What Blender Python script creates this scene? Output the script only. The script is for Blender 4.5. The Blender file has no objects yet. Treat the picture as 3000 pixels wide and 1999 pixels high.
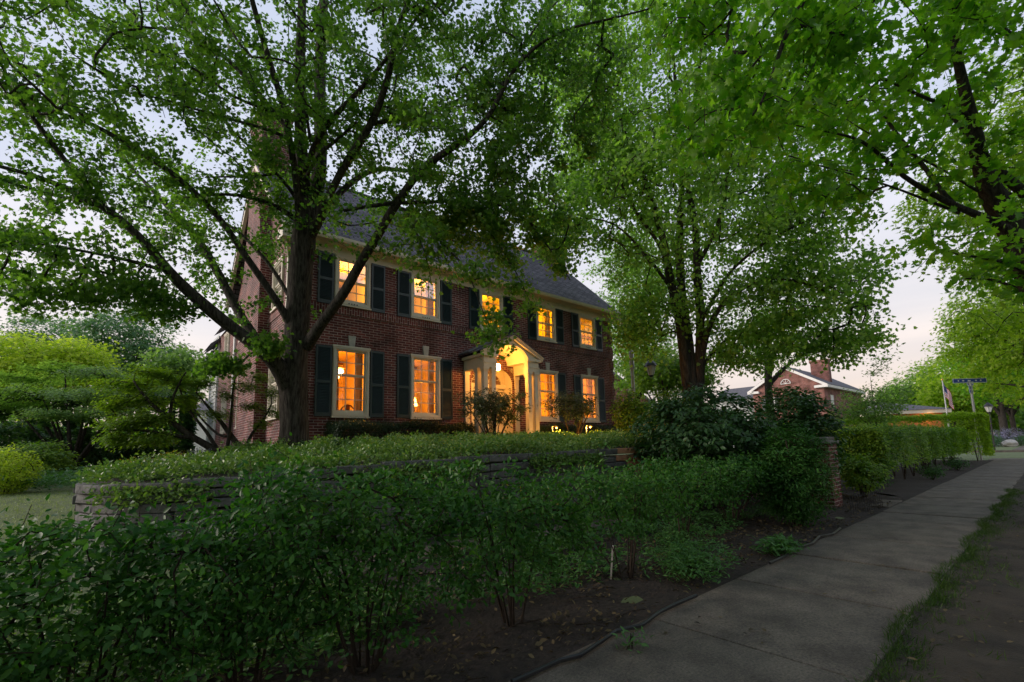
import bpy, math, random
import numpy as np
from mathutils import Vector, Matrix

rnd = random.Random(7)
NR = np.random.default_rng(11)
SC = bpy.context.scene
COL = SC.collection

# ------------------------------------------------------------------ camera
CAMF, YAW, PIT, ROL, PX, PY, EYE = 1359.334, .725893, .1238017, .0283110, 1545.6, 1140.1, 1.41
F_ = np.array([math.sin(YAW)*math.cos(PIT), math.cos(YAW)*math.cos(PIT), math.sin(PIT)])
R0 = np.array([math.cos(YAW), -math.sin(YAW), 0.0])
U0 = np.array([-math.sin(YAW)*math.sin(PIT), -math.cos(YAW)*math.sin(PIT), math.cos(PIT)])
R_ = math.cos(ROL)*R0 - math.sin(ROL)*U0
U_ = math.sin(ROL)*R0 + math.cos(ROL)*U0
O_ = np.array([0, 0, EYE])


def ray(x, y): return F_ + (x-PX)/CAMF*R_ + (PY-y)/CAMF*U_
def at(x, y, d): return O_ + ray(x, y)*d                       # survey sight line, d metres deep
def atX(x, y, u): r = ray(x, y); return O_ + r*(u/r[0])
def atY(x, y, v): r = ray(x, y); return O_ + r*(v/r[1])
def atZ(x, y, z): r = ray(x, y); return O_ + r*((z-EYE)/r[2])


cd = bpy.data.cameras.new('camera')
cam = bpy.data.objects.new('camera', cd)
COL.objects.link(cam)
cd.sensor_width = 36
cd.lens = 36*CAMF/3000
cd.shift_x = (1500-PX)/3000
cd.shift_y = (PY-999.5)/3000
cd.clip_start = .05
cd.clip_end = 2000
M = Matrix(((R_[0], U_[0], -F_[0], 0), (R_[1], U_[1], -F_[1], 0), (R_[2], U_[2], -F_[2], EYE), (0, 0, 0, 1)))
cam.matrix_world = M
SC.camera = cam

# ------------------------------------------------------------------ world and sun
SUN_EL, SUN_AZ = math.radians(16), math.radians(-52)      # azimuth from +Y towards +X
w = bpy.data.worlds.new('World')
SC.world = w
w.use_nodes = True
nt = w.node_tree
nt.nodes.clear()
N = nt.nodes.new
out = N('ShaderNodeOutputWorld')
sky = N('ShaderNodeTexSky')
sky.sky_type = 'NISHITA'
sky.sun_disc = False
sky.sun_elevation = SUN_EL
sky.sun_rotation = SUN_AZ
bg1 = N('ShaderNodeBackground')
bg1.inputs[1].default_value = .05
nt.links.new(sky.outputs[0], bg1.inputs[0])
# evening cloud veil: pink-white low down, blue-grey overhead, streaky
tc = N('ShaderNodeTexCoord')
sep = N('ShaderNodeSeparateXYZ')
nt.links.new(tc.outputs['Generated'], sep.inputs[0])
rmp = N('ShaderNodeValToRGB')
nt.links.new(sep.outputs[2], rmp.inputs[0])
els = rmp.color_ramp.elements
els[0].position = 0.0; els[0].color = (.80, .58, .48, 1)
els[1].position = 1.0; els[1].color = (.42, .50, .68, 1)
for p_, c_ in ((.10, (.84, .70, .63, 1)), (.22, (.84, .78, .77, 1)), (.45, (.72, .75, .86, 1)), (.7, (.55, .62, .78, 1))):
    e = els.new(p_); e.color = c_
mp = N('ShaderNodeMapping'); mp.inputs['Scale'].default_value = (1.2, 1.2, 9)
nt.links.new(tc.outputs['Generated'], mp.inputs[0])
nz = N('ShaderNodeTexNoise'); nz.inputs['Scale'].default_value = 1.6; nz.inputs['Detail'].default_value = 5
nt.links.new(mp.outputs[0], nz.inputs[0])
cr = N('ShaderNodeValToRGB')
cr.color_ramp.elements[0].position = .35; cr.color_ramp.elements[0].color = (.86, .88, .92, 1)
cr.color_ramp.elements[1].position = .65; cr.color_ramp.elements[1].color = (1.04, 1.02, 1.0, 1)
nt.links.new(nz.outputs[0], cr.inputs[0])
mul = N('ShaderNodeMixRGB'); mul.blend_type = 'MULTIPLY'; mul.inputs[0].default_value = 1
nt.links.new(rmp.outputs[0], mul.inputs[1]); nt.links.new(cr.outputs[0], mul.inputs[2])
bg2 = N('ShaderNodeBackground'); bg2.inputs[1].default_value = .53
nt.links.new(mul.outputs[0], bg2.inputs[0])
mx = N('ShaderNodeMixShader'); mx.inputs[0].default_value = .85
nt.links.new(bg1.outputs[0], mx.inputs[1]); nt.links.new(bg2.outputs[0], mx.inputs[2])
nt.links.new(mx.outputs[0], out.inputs[0])

sl = bpy.data.lights.new('sun', 'SUN')
sl.energy = 1.3
sl.angle = math.radians(28)
sl.color = (1, .86, .78)
so = bpy.data.objects.new('sun', sl)
COL.objects.link(so)
sd = Vector((math.sin(SUN_AZ)*math.cos(SUN_EL), math.cos(SUN_AZ)*math.cos(SUN_EL), math.sin(SUN_EL)))
so.rotation_euler = sd.to_track_quat('Z', 'Y').to_euler()
so.location = (0, 0, 30)

SC.view_settings.view_transform = 'Standard'
SC.view_settings.look = 'None'
SC.view_settings.gamma = 1
SC.view_settings.exposure = 1.27
SC.render.engine = 'CYCLES'
SC.cycles.use_denoising = True
SC.cycles.max_bounces = 6
SC.cycles.diffuse_bounces = 3
SC.cycles.glossy_bounces = 2
SC.cycles.transmission_bounces = 3
SC.cycles.transparent_max_bounces = 8
SC.cycles.sample_clamp_indirect = 1.5


# ------------------------------------------------------------------ materials
def mat(name): 
    m = bpy.data.materials.new(name); m.use_nodes = True
    return m, m.node_tree, m.node_tree.nodes['Principled BSDF']


def link(t, a, b): t.links.new(a, b)


def noise_col(t, c1, c2, scale, detail=4, coord='Object', lo=.35, hi=.65, rough=.6, stretch=None):
    tc = t.nodes.new('ShaderNodeTexCoord')
    n = t.nodes.new('ShaderNodeTexNoise')
    n.inputs['Scale'].default_value = scale
    n.inputs['Detail'].default_value = detail
    n.inputs['Roughness'].default_value = rough
    if stretch:
        mp = t.nodes.new('ShaderNodeMapping'); mp.inputs['Scale'].default_value = stretch
        link(t, tc.outputs[coord], mp.inputs[0]); link(t, mp.outputs[0], n.inputs[0])
    else:
        link(t, tc.outputs[coord], n.inputs[0])
    r = t.nodes.new('ShaderNodeValToRGB')
    r.color_ramp.elements[0].position = lo; r.color_ramp.elements[0].color = (*c1, 1)
    r.color_ramp.elements[1].position = hi; r.color_ramp.elements[1].color = (*c2, 1)
    link(t, n.outputs[0], r.inputs[0])
    return r, n


def simple(name, c, rough=.6, c2=None, scale=8, bump=0, bscale=40, metal=0, stretch=None):
    m, t, b = mat(name)
    b.inputs['Roughness'].default_value = rough
    b.inputs['Metallic'].default_value = metal
    c2 = c2 or tuple(x*.8 for x in c)
    r, n = noise_col(t, c2, c, scale, stretch=stretch)
    link(t, r.outputs[0], b.inputs['Base Color'])
    if bump:
        n2 = t.nodes.new('ShaderNodeTexNoise'); n2.inputs['Scale'].default_value = bscale; n2.inputs['Detail'].default_value = 6
        tc = t.nodes.new('ShaderNodeTexCoord')
        if stretch:
            mp = t.nodes.new('ShaderNodeMapping'); mp.inputs['Scale'].default_value = stretch
            link(t, tc.outputs['Object'], mp.inputs[0]); link(t, mp.outputs[0], n2.inputs[0])
        else: link(t, tc.outputs['Object'], n2.inputs[0])
        bp = t.nodes.new('ShaderNodeBump'); bp.inputs['Strength'].default_value = bump; bp.inputs['Distance'].default_value = .02
        link(t, n2.outputs[0], bp.inputs['Height']); link(t, bp.outputs[0], b.inputs['Normal'])
    return m


def leafmat(name, dark, light, trans=.35, rough=.45, tint=(1.08, 1.25, .40), spec=.4):
    m, t, b = mat(name)
    at_ = t.nodes.new('ShaderNodeAttribute'); at_.attribute_name = 'rnd'
    r = t.nodes.new('ShaderNodeValToRGB')
    r.color_ramp.elements[0].color = (*dark, 1); r.color_ramp.elements[0].position = .1
    r.color_ramp.elements[1].color = (*light, 1); r.color_ramp.elements[1].position = .95
    link(t, at_.outputs['Fac'], r.inputs[0])
    link(t, r.outputs[0], b.inputs['Base Color'])
    b.inputs['Roughness'].default_value = rough
    b.inputs['Specular IOR Level'].default_value = spec
    tr = t.nodes.new('ShaderNodeBsdfTranslucent')
    mc = t.nodes.new('ShaderNodeMixRGB'); mc.blend_type = 'MULTIPLY'; mc.inputs[0].default_value = 1
    mc.inputs[2].default_value = (*[x*1.6 for x in tint], 1)
    link(t, r.outputs[0], mc.inputs[1]); link(t, mc.outputs[0], tr.inputs[0])
    ms = t.nodes.new('ShaderNodeMixShader'); ms.inputs[0].default_value = trans
    link(t, b.outputs[0], ms.inputs[1]); link(t, tr.outputs[0], ms.inputs[2])
    link(t, ms.outputs[0], t.nodes['Material Output'].inputs[0])
    return m


def brickmat(name, c1, c2, mortar, bw=.235, bh=.0765, ms=.017, bump=.5, dirt=.58):
    m, t, b = mat(name)
    uv = t.nodes.new('ShaderNodeUVMap'); uv.uv_map = 'uv'
    br = t.nodes.new('ShaderNodeTexBrick')
    br.inputs['Scale'].default_value = 1
    br.inputs['Brick Width'].default_value = bw
    br.inputs['Row Height'].default_value = bh
    br.inputs['Mortar Size'].default_value = ms/2
    br.inputs['Mortar Smooth'].default_value = .25
    br.inputs['Color1'].default_value = (*c1, 1); br.inputs['Color2'].default_value = (*c2, 1)
    br.inputs['Mortar'].default_value = (*mortar, 1)
    link(t, uv.outputs[0], br.inputs[0])
    r, n = noise_col(t, (1-dirt,)*3, (1.1, 1.1, 1.1), 1.3, 6, 'Object')
    mu = t.nodes.new('ShaderNodeMixRGB'); mu.blend_type = 'MULTIPLY'; mu.inputs[0].default_value = 1
    link(t, br.outputs[0], mu.inputs[1]); link(t, r.outputs[0], mu.inputs[2])
    link(t, mu.outputs[0], b.inputs['Base Color'])
    b.inputs['Roughness'].default_value = .8
    b.inputs['Specular IOR Level'].default_value = .25
    bp = t.nodes.new('ShaderNodeBump'); bp.inputs['Strength'].default_value = bump; bp.inputs['Distance'].default_value = .012
    bp.invert = True
    link(t, br.outputs['Fac'], bp.inputs['Height']); link(t, bp.outputs[0], b.inputs['Normal'])
    return m


def barkmat(name, c, c2):
    m, t, b = mat(name)
    r, n = noise_col(t, c2, c, 9, 8, 'Object', .38, .64, .7, (1, 1, .11))
    link(t, r.outputs[0], b.inputs['Base Color'])
    b.inputs['Roughness'].default_value = .9
    b.inputs['Specular IOR Level'].default_value = .15
    n.inputs['Scale'].default_value = 26
    bp = t.nodes.new('ShaderNodeBump'); bp.inputs['Strength'].default_value = 1; bp.inputs['Distance'].default_value = .05
    link(t, n.outputs[0], bp.inputs['Height']); link(t, bp.outputs[0], b.inputs['Normal'])
    return m


MB = {}
MB['brick'] = brickmat('red_brick', (.20, .050, .040), (.095, .028, .027), (.42, .33, .30))
MB['farbrick'] = brickmat('far_brick', (.30, .10, .075), (.20, .07, .055), (.40, .33, .30))
MB['cream'] = simple('cream_paint', (.66, .60, .48), .5, (.58, .53, .42), 3)
MB['white'] = simple('white_paint', (.75, .74, .70), .5, (.66, .65, .62), 3)
MB['shutter'] = simple('dark_teal_paint', (.014, .034, .038), .4, (.010, .024, .028), 4)
MB['stone_trim'] = simple('keystone_stone', (.50, .48, .43), .8, (.38, .37, .34), 6)
MB['shingle'] = brickmat('slate_shingle', (.21, .19, .225), (.11, .10, .125), (.015, .014, .018), .34, .15, .034, .9, .4)
MB['copper'] = simple('grey_flashing', (.20, .22, .24), .45, (.14, .15, .17), 5, metal=.3)
MB['bark'] = barkmat('grey_bark', (.10, .088, .076), (.016, .013, .011))
MB['bark2'] = barkmat('brown_bark', (.075, .066, .058), (.020, .017, .016))
MB['stem'] = barkmat('stem_bark', (.075, .055, .042), (.03, .023, .018))
MB['concrete'] = simple('concrete', (.165, .140, .115), .85, (.085, .072, .060), 2.6, .8, 90)
MB['soil'] = simple('mulch_soil', (.034, .024, .018), .95, (.014, .010, .008), 14, 1, 30)
MB['asphalt'] = simple('asphalt', (.16, .155, .16), .9, (.12, .118, .12), 3, .3, 80)
MB['stone'] = simple('grey_wall_stone', (.13, .13, .125), .85, (.055, .055, .055), 5, .9, 18)
MB['cap'] = simple('pillar_cap_stone', (.23, .22, .21), .85, (.15, .145, .14), 5, .5, 30)
MB['metal'] = simple('galvanised_metal', (.45, .46, .48), .4, (.36, .37, .39), 8, metal=.6)
MB['black'] = simple('black_metal', (.012, .012, .013), .5, (.02, .02, .02), 8)
MB['plastic'] = simple('black_plastic', (.010, .010, .012), .35, (.02, .02, .022), 8)
MB['blue'] = simple('blue_sign', (.012, .07, .33), .4, (.01, .055, .28), 3)
MB['wood_white'] = simple('weathered_white_wood', (.5, .48, .44), .8, (.3, .29, .27), 12)
MB['siding'] = simple('grey_siding', (.42, .45, .43), .6, (.36, .39, .37), 3)
MB['roofgrey'] = simple('grey_shingles', (.12, .12, .135), .85, (.07, .07, .08), 6, .4, 30)
MB['orange_wall'] = simple('warm_stained_wood', (.50, .16, .05), .6, (.36, .11, .03), 4)
MB['plaster'] = simple('warm_plaster', (.80, .62, .36), .8, (.74, .56, .31), 1.5)
MB['plaster_y'] = simple('yellow_plaster', (.84, .66, .22), .8, (.78, .60, .18), 1.5)
MB['plaster_o'] = simple('terracotta_plaster', (.80, .55, .20), .8, (.72, .48, .16), 1.5)
MB['curtain'] = simple('curtain_cloth', (.82, .55, .34), .9, (.66, .42, .25), 14, .4, 20, stretch=(6, 6, .2))
MB['furniture'] = simple('dark_wood', (.16, .05, .025), .5, (.10, .03, .015), 6)
MB['red'] = simple('red_cloth', (.55, .03, .04), .8); MB['wcloth'] = simple('white_cloth', (.8, .8, .8), .8); MB['navy'] = simple('navy_cloth', (.03, .05, .22), .8)
MB['gold'] = simple('gold_ball', (.6, .4, .08), .35, metal=.8)
MB['slatgreen'] = simple('grass_ground', (.16, .20, .085), .95, (.10, .135, .055), 1.4, .8, 90)
MB['turf'] = simple('earth_turf', (.060, .046, .032), .95, (.022, .017, .012), 2.5, 1, 60)


def emis(name, c, s):
    m, t, b = mat(name)
    b.inputs['Base Color'].default_value = (*c, 1)
    b.inputs['Emission Color'].default_value = (*c, 1)
    b.inputs['Emission Strength'].default_value = s
    return m


MB['bulb'] = emis('lit_bulb_glass', (1, .62, .22), 14)
MB['path_bulb'] = emis('path_lamp_glass', (1, .6, .2), 5)
MB['chand'] = emis('lit_chandelier_glass', (1, .66, .26), 7)
MB['lampshade'] = emis('lit_lampshade', (1, .5, .16), 2.5)


def glassmat(name, refl):
    m, t, b = mat(name)
    t.nodes.remove(b)
    tr = t.nodes.new('ShaderNodeBsdfTransparent'); tr.inputs[0].default_value = (.93, .95, .94, 1)
    gl = t.nodes.new('ShaderNodeBsdfGlossy'); gl.inputs['Roughness'].default_value = .01; gl.inputs[0].default_value = (.95, .95, 1, 1)
    fr = t.nodes.new('ShaderNodeFresnel'); fr.inputs[0].default_value = 1.5
    mr = t.nodes.new('ShaderNodeMath'); mr.operation = 'MULTIPLY_ADD'; mr.inputs[1].default_value = 1; mr.inputs[2].default_value = refl
    link(t, fr.outputs[0], mr.inputs[0])
    ms = t.nodes.new('ShaderNodeMixShader')
    link(t, mr.outputs[0], ms.inputs[0]); link(t, tr.outputs[0], ms.inputs[1]); link(t, gl.outputs[0], ms.inputs[2])
    link(t, ms.outputs[0], t.nodes['Material Output'].inputs[0])
    return m


MB['glass'] = glassmat('window_glass', .02)
MB['storm'] = glassmat('double_window_glass', .34)

L = {}
L['silver'] = leafmat('leaf_silver_maple', (.05, .13, .020), (.15, .26, .05), .52)
L['mid'] = leafmat('leaf_mid_tree', (.09, .19, .035), (.24, .38, .09), .58)
L['maple'] = leafmat('leaf_norway_maple', (.07, .20, .012), (.22, .38, .035), .64)
L['bright'] = leafmat('leaf_bright', (.14, .25, .012), (.38, .50, .045), .52)
L['teal'] = leafmat('leaf_blue_green', (.06, .145, .07), (.14, .26, .13), .38)
L['yellow'] = leafmat('leaf_yellow_green', (.22, .32, .02), (.50, .56, .06), .5)
L['dogwood'] = leafmat('leaf_dogwood', (.09, .18, .045), (.26, .38, .11), .45)
L['jmaple'] = leafmat('leaf_fine_maple', (.075, .15, .012), (.20, .28, .03), .48)
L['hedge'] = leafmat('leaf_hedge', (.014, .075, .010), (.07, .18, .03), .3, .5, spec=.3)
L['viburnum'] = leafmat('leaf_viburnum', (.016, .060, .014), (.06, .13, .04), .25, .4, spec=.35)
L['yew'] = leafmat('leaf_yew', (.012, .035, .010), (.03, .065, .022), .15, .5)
L['privet'] = leafmat('leaf_privet', (.06, .15, .012), (.22, .32, .03), .38)
L['cover'] = leafmat('leaf_ground_cover', (.06, .15, .025), (.20, .29, .075), .25, .4, spec=.4)
L['hedge_row'] = leafmat('leaf_hedge_row', (.035, .11, .010), (.23, .35, .035), .36)
L['gold'] = leafmat('leaf_gold', (.38, .28, .04), (.60, .46, .10), .3)
L['fern'] = leafmat('leaf_fern', (.035, .12, .025), (.10, .22, .065), .3)
L['grass'] = leafmat('blade_grass', (.03, .08, .010), (.09, .15, .025), .3)
L['litter'] = leafmat('leaf_litter', (.02, .014, .008), (.15, .11, .05), .1, .7)
L['lavender'] = leafmat('lavender_spike', (.18, .17, .32), (.36, .34, .52), .2)
L['red'] = leafmat('red_flower', (.5, .06, .06), (.7, .2, .18), .2)
L['rhodo'] = leafmat('leaf_rhododendron', (.035, .06, .025), (.10, .13, .055), .25, .4)


# ------------------------------------------------------------------ object helpers
def tag(o, label=None, cat=None, group=None, kind=None):
    if label: o['label'] = label
    if cat: o['category'] = cat
    if group: o['group'] = group
    if kind: o['kind'] = kind
    return o


def empty(name, loc=(0, 0, 0)):
    o = bpy.data.objects.new(name, None); o.location = loc; o.empty_display_size = .2
    COL.objects.link(o)
    return o


def adopt(o, parent):
    if parent is not None:
        o.parent = parent
        # meshes are written in world coordinates: cancel every ancestor's offset
        off = Vector((0, 0, 0)); p = parent
        while p is not None:
            off += p.location; p = p.parent
        o.location = Vector(o.location) - off
    return o


def raw_mesh(name, V, loops, starts, mt, parent=None, attr=None, uv=None, smooth=False):
    me = bpy.data.meshes.new(name)
    me.vertices.add(len(V)); me.vertices.foreach_set('co', np.asarray(V, np.float32).ravel())
    me.loops.add(len(loops)); me.loops.foreach_set('vertex_index', np.asarray(loops, np.int32))
    me.polygons.add(len(starts)); me.polygons.foreach_set('loop_start', np.asarray(starts, np.int32))
    if smooth: me.polygons.foreach_set('use_smooth', np.ones(len(starts), bool))
    if attr is not None:
        a = me.attributes.new('rnd', 'FLOAT', 'POINT'); a.data.foreach_set('value', np.asarray(attr, np.float32))
    if uv is not None:
        u = me.uv_layers.new(name='uv'); u.data.foreach_set('uv', np.asarray(uv, np.float32).ravel())
    me.update(calc_edges=True)
    me.materials.append(mt)
    o = bpy.data.objects.new(name, me); COL.objects.link(o)
    adopt(o, parent)
    return o


class G:
    """collects polygons (with uv in metres) and links them as one mesh object"""
    def __init__(s): s.v = []; s.f = []; s.uv = []
    def poly(s, pts, uv=None, flipuv=False):
        n = len(s.v); s.v += [tuple(p) for p in pts]; s.f.append(list(range(n, n+len(pts))))
        if uv is None:
            p = [Vector(q) for q in pts]
            nrm = (p[1]-p[0]).cross(p[2]-p[1])
            ax = max(range(3), key=lambda i: abs(nrm[i]))
            if ax == 0: uv = [(q.y, q.z) for q in p]
            elif ax == 1: uv = [(q.x, q.z) for q in p]
            else: uv = [(q.x, q.y) for q in p]
            if flipuv: uv = [(b, a) for a, b in uv]
        s.uv += uv
    def box(s, a, b, flipuv=False, skip=''):
        x0, y0, z0 = a; x1, y1, z1 = b
        if x0 > x1: x0, x1 = x1, x0
        if y0 > y1: y0, y1 = y1, y0
        if z0 > z1: z0, z1 = z1, z0
        c = [(x0, y0, z0), (x1, y0, z0), (x1, y1, z0), (x0, y1, z0), (x0, y0, z1), (x1, y0, z1), (x1, y1, z1), (x0, y1, z1)]
        for k, q in (('b', (3, 2, 1, 0)), ('t', (4, 5, 6, 7)), ('f', (0, 1, 5, 4)), ('r', (1, 2, 6, 5)), ('k', (2, 3, 7, 6)), ('l', (3, 0, 4, 7))):
            if k not in skip: s.poly([c[i] for i in q], flipuv=flipuv)
    def hexa(s, c):
        for q in ((3, 2, 1, 0), (4, 5, 6, 7), (0, 1, 5, 4), (1, 2, 6, 5), (2, 3, 7, 6), (3, 0, 4, 7)): s.poly([c[i] for i in q])
    def prism(s, prof, y0, y1):
        """profile in XZ (counter-clockwise seen from -Y) extruded along Y"""
        a = [(x, y0, z) for x, z in prof]; b = [(x, y1, z) for x, z in prof]
        s.poly(a); s.poly(b[::-1])
        for i in range(len(prof)):
            j = (i+1) % len(prof); s.poly([a[i], b[i], b[j], a[j]])
    def tube(s, p, r, n=8, cap=True):
        p = [Vector(q) for q in p]
        if not isinstance(r, (list, tuple)): r = [r]*len(p)
        rings = []
        for i, q in enumerate(p):
            d = (p[min(i+1, len(p)-1)]-p[max(i-1, 0)]).normalized()
            a = d.orthogonal().normalized() if i == 0 else (rings[-1][1]-d*rings[-1][1].dot(d)).normalized()
            b = d.cross(a)
            rings.append(([q+(a*math.cos(t)+b*math.sin(t))*r[i] for t in [2*math.pi*k/n for k in range(n)]], a))
        for (A, _), (B, _) in zip(rings, rings[1:]):
            for k in range(n): s.poly([A[k], A[(k+1) % n], B[(k+1) % n], B[k]])
        if cap: s.poly(rings[0][0][::-1]); s.poly(rings[-1][0])
    def lathe(s, c, prof, n=12):
        c = Vector(c)
        R = [[c+Vector((r*math.cos(2*math.pi*k/n), r*math.sin(2*math.pi*k/n), z)) for k in range(n)] for r, z in prof]
        for A, B in zip(R, R[1:]):
            for k in range(n): s.poly([A[k], A[(k+1) % n], B[(k+1) % n], B[k]])
        s.poly(R[0][::-1]); s.poly(R[-1])
    def build(s, name, m, parent=None, smooth=False, bevel=0):
        lp = [i for f in s.f for i in f]; st = np.cumsum([0]+[len(f) for f in s.f])[:-1]
        o = raw_mesh(name, s.v, lp, st, m, parent, None, s.uv, smooth)
        if bevel:
            import bmesh
            bm = bmesh.new(); bm.from_mesh(o.data); bmesh.ops.remove_doubles(bm, verts=bm.verts, dist=1e-4)
            bmesh.ops.bevel(bm, geom=bm.edges, offset=bevel, segments=2, affect='EDGES', profile=.6)
            bm.to_mesh(o.data); bm.free()
        return o


# ------------------------------------------------------------------ plants
def resample(P, step):
    P = np.asarray(P, float)
    d = np.r_[0, np.cumsum(np.linalg.norm(np.diff(P[:, :3], axis=0), axis=1))]
    n = max(2, int(d[-1]/step)+1)
    t = np.linspace(0, d[-1], n)
    # smooth interpolation
    Q = np.stack([np.interp(t, d, P[:, k]) for k in range(P.shape[1])], 1)
    for _ in range(2):
        if n > 4: Q[1:-1, :3] = Q[1:-1, :3]*.5+(Q[:-2, :3]+Q[2:, :3])*.25
    return Q


def px_limb(pts, wk=1.0):
    """(x, y, depth, width) sightings of a limb -> world points with radius"""
    r = []
    for x, y, d, wpx in pts:
        p = at(x, y, d); r.append((*p, max(wk*wpx*d/CAMF/2, .006)))
    return r


def grow(limbs, A, step=.22, tip=.004, expo=.47, droop=.1, wob=.06, seed=0, maxr=.06):
    """limbs: list of (points+radius). A: attractor array. Greedy nearest-node branching.
    returns chains [(pts, radii)], tips array (pos, dir)"""
    g = np.random.default_rng(seed)
    pos = np.empty((60000, 3)); par = np.full(60000, -1); rad0 = np.zeros(60000); n = 0
    chains = []
    for lb in limbs:
        Q = resample(lb, step)
        st = n
        for i in range(len(Q)):
            pos[n] = Q[i, :3]; rad0[n] = Q[i, 3]; par[n] = n-1 if i else -1; n += 1
        chains.append((None, list(range(st, n)), True))
    if len(A):
        base = pos[:n].copy()
        dmin = np.array([np.min(((base-a)**2).sum(1)) for a in A])
        A = A[np.argsort(dmin)]
    nodes_tip = []
    for a in A:
        d = ((pos[:n]-a)**2).sum(1)
        dz = a[2]-pos[:n, 2]
        k = int(np.argmin(d*(1+.25*(dz < 0))))
        p0 = pos[k].copy(); ln = math.sqrt(d[k])
        if ln < .03: continue
        m = max(1, int(round(ln/step)))
        if n+m >= 60000: break
        dr = (a-p0)/ln
        pd = pos[k]-pos[par[k]] if par[k] >= 0 else dr
        pd = pd/(np.linalg.norm(pd)+1e-9)
        c = p0+(dr*.65+pd*.35)*ln*.5+np.array([0, 0, droop*ln*.5])+g.normal(0, wob*ln*.7, 3)
        ids = []
        prev = k
        for i in range(1, m+1):
            t = i/m
            q = (1-t)**2*p0+2*t*(1-t)*c+t*t*a
            pos[n] = q; par[n] = prev; prev = n; ids.append(n); n += 1
        chains.append((k, ids, False)); nodes_tip.append(ids[-1])
    cnt = np.zeros(n)
    for t_ in nodes_tip: cnt[t_] += 1
    for i in range(n-1, -1, -1):
        if par[i] >= 0: cnt[par[i]] += cnt[i]
    rad = tip*np.maximum(cnt, 1)**expo
    rad = np.where(rad0[:n] > 0, rad0[:n], np.minimum(rad, maxr))
    P = pos[:n]
    outc = []
    for k, ids, lm in chains:
        if k is None: outc.append((P[ids], rad[ids], lm))
        else:
            r = np.r_[min(rad[k], rad[ids[0]]*1.15), rad[ids]]
            outc.append((np.vstack([P[k], P[ids]]), r, lm))
    tips = np.array(nodes_tip, int)
    return outc, P, par[:n], cnt, rad, tips


def tubes(name, chains, m, parent, minr=0.0, sides=(3, 5, 10)):
    V = []; Lp = []; St = []; nv = 0; nl = 0
    for P, r, lm in chains:
        if r.max() < minr: continue
        k = sides[2] if r.max() > .05 else (sides[1] if r.max() > .015 else sides[0])
        T = np.gradient(P, axis=0); T /= np.linalg.norm(T, axis=1)[:, None]+1e-9
        ref = np.array([.31, .2, .93]) if abs(T[0] @ np.array([.31, .2, .93])) < .9 else np.array([1., 0, 0])
        a = np.cross(T, ref); a /= np.linalg.norm(a, axis=1)[:, None]+1e-9
        b = np.cross(T, a)
        th = np.arange(k)*2*math.pi/k
        wobm = 1
        if lm and r.max() > .08:
            wobm = 1+.05*np.sin(th*3+NR.random()*6)[None, :, None]+NR.normal(0, .02, (len(P), k, 1))
        ring = P[:, None, :]+r[:, None, None]*wobm*(a[:, None, :]*np.cos(th)[None, :, None]+b[:, None, :]*np.sin(th)[None, :, None])
        V.append(ring.reshape(-1, 3))
        i = np.arange(len(P)-1)[:, None]*k+nv; j = np.arange(k)[None, :]; j2 = (j+1) % k
        q = np.stack([i+j, i+j2, i+k+j2, i+k+j], -1).reshape(-1, 4)
        Lp.append(q.ravel()); St.append(np.arange(len(q))*4+nl)
        nl += len(q)*4; nv += len(P)*k
        # end cap
        Lp.append(np.arange(k)+nv-k); St.append(np.array([nl])); nl += k
    return raw_mesh(name, np.vstack(V), np.concatenate(Lp), np.concatenate(St), m, parent, smooth=True)


def tpl_from_half(half, fold):
    """outline half [(x,y)], mirrored; two polygons either side of the midrib"""
    xs = half
    Lh = [(x, y, fold*y) for x, y in xs]
    Rh = [(x, -y, fold*y) for x, y in xs[1:-1]]
    V = Lh+Rh
    a = list(range(len(Lh)))
    b = [0]+[len(Lh)+i for i in range(len(Rh))]+[len(Lh)-1]
    return np.array(V), [a[::-1], b]


TPL = {
    'ovate': tpl_from_half([(0, 0), (.3, .24), (.65, .2), (1, 0)], .35),
    'lance': tpl_from_half([(0, 0), (.35, .15), (.7, .12), (1, 0)], .4),
    'maple': tpl_from_half([(0, 0), (.02, .22), (.18, .52), (.34, .30), (.55, .50), (.62, .20), (1.0, 0)], .15),
    'maple2': tpl_from_half([(0, 0), (-.12, .30), (.10, .36), (.22, .62), (.36, .36), (.50, .58), (.66, .55), (.64, .22), (.84, .16), (1.05, 0)], .38),
    'star': tpl_from_half([(0, 0), (.12, .40), (.28, .14), (.66, .36), (.50, .10), (1.0, 0)], .15),
    'tri': (np.array([(0, 0, 0), (.5, .28, .06), (1, 0, 0), (.5, -.28, .06)]), [[0, 2, 1], [0, 3, 2]]),
    'blade': (np.array([(0, .03, 0), (0, -.03, 0), (.6, -.02, .05), (1, 0, .16), (.6, .02, .05)]), [[0, 1, 2, 3, 4]]),
}


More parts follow.
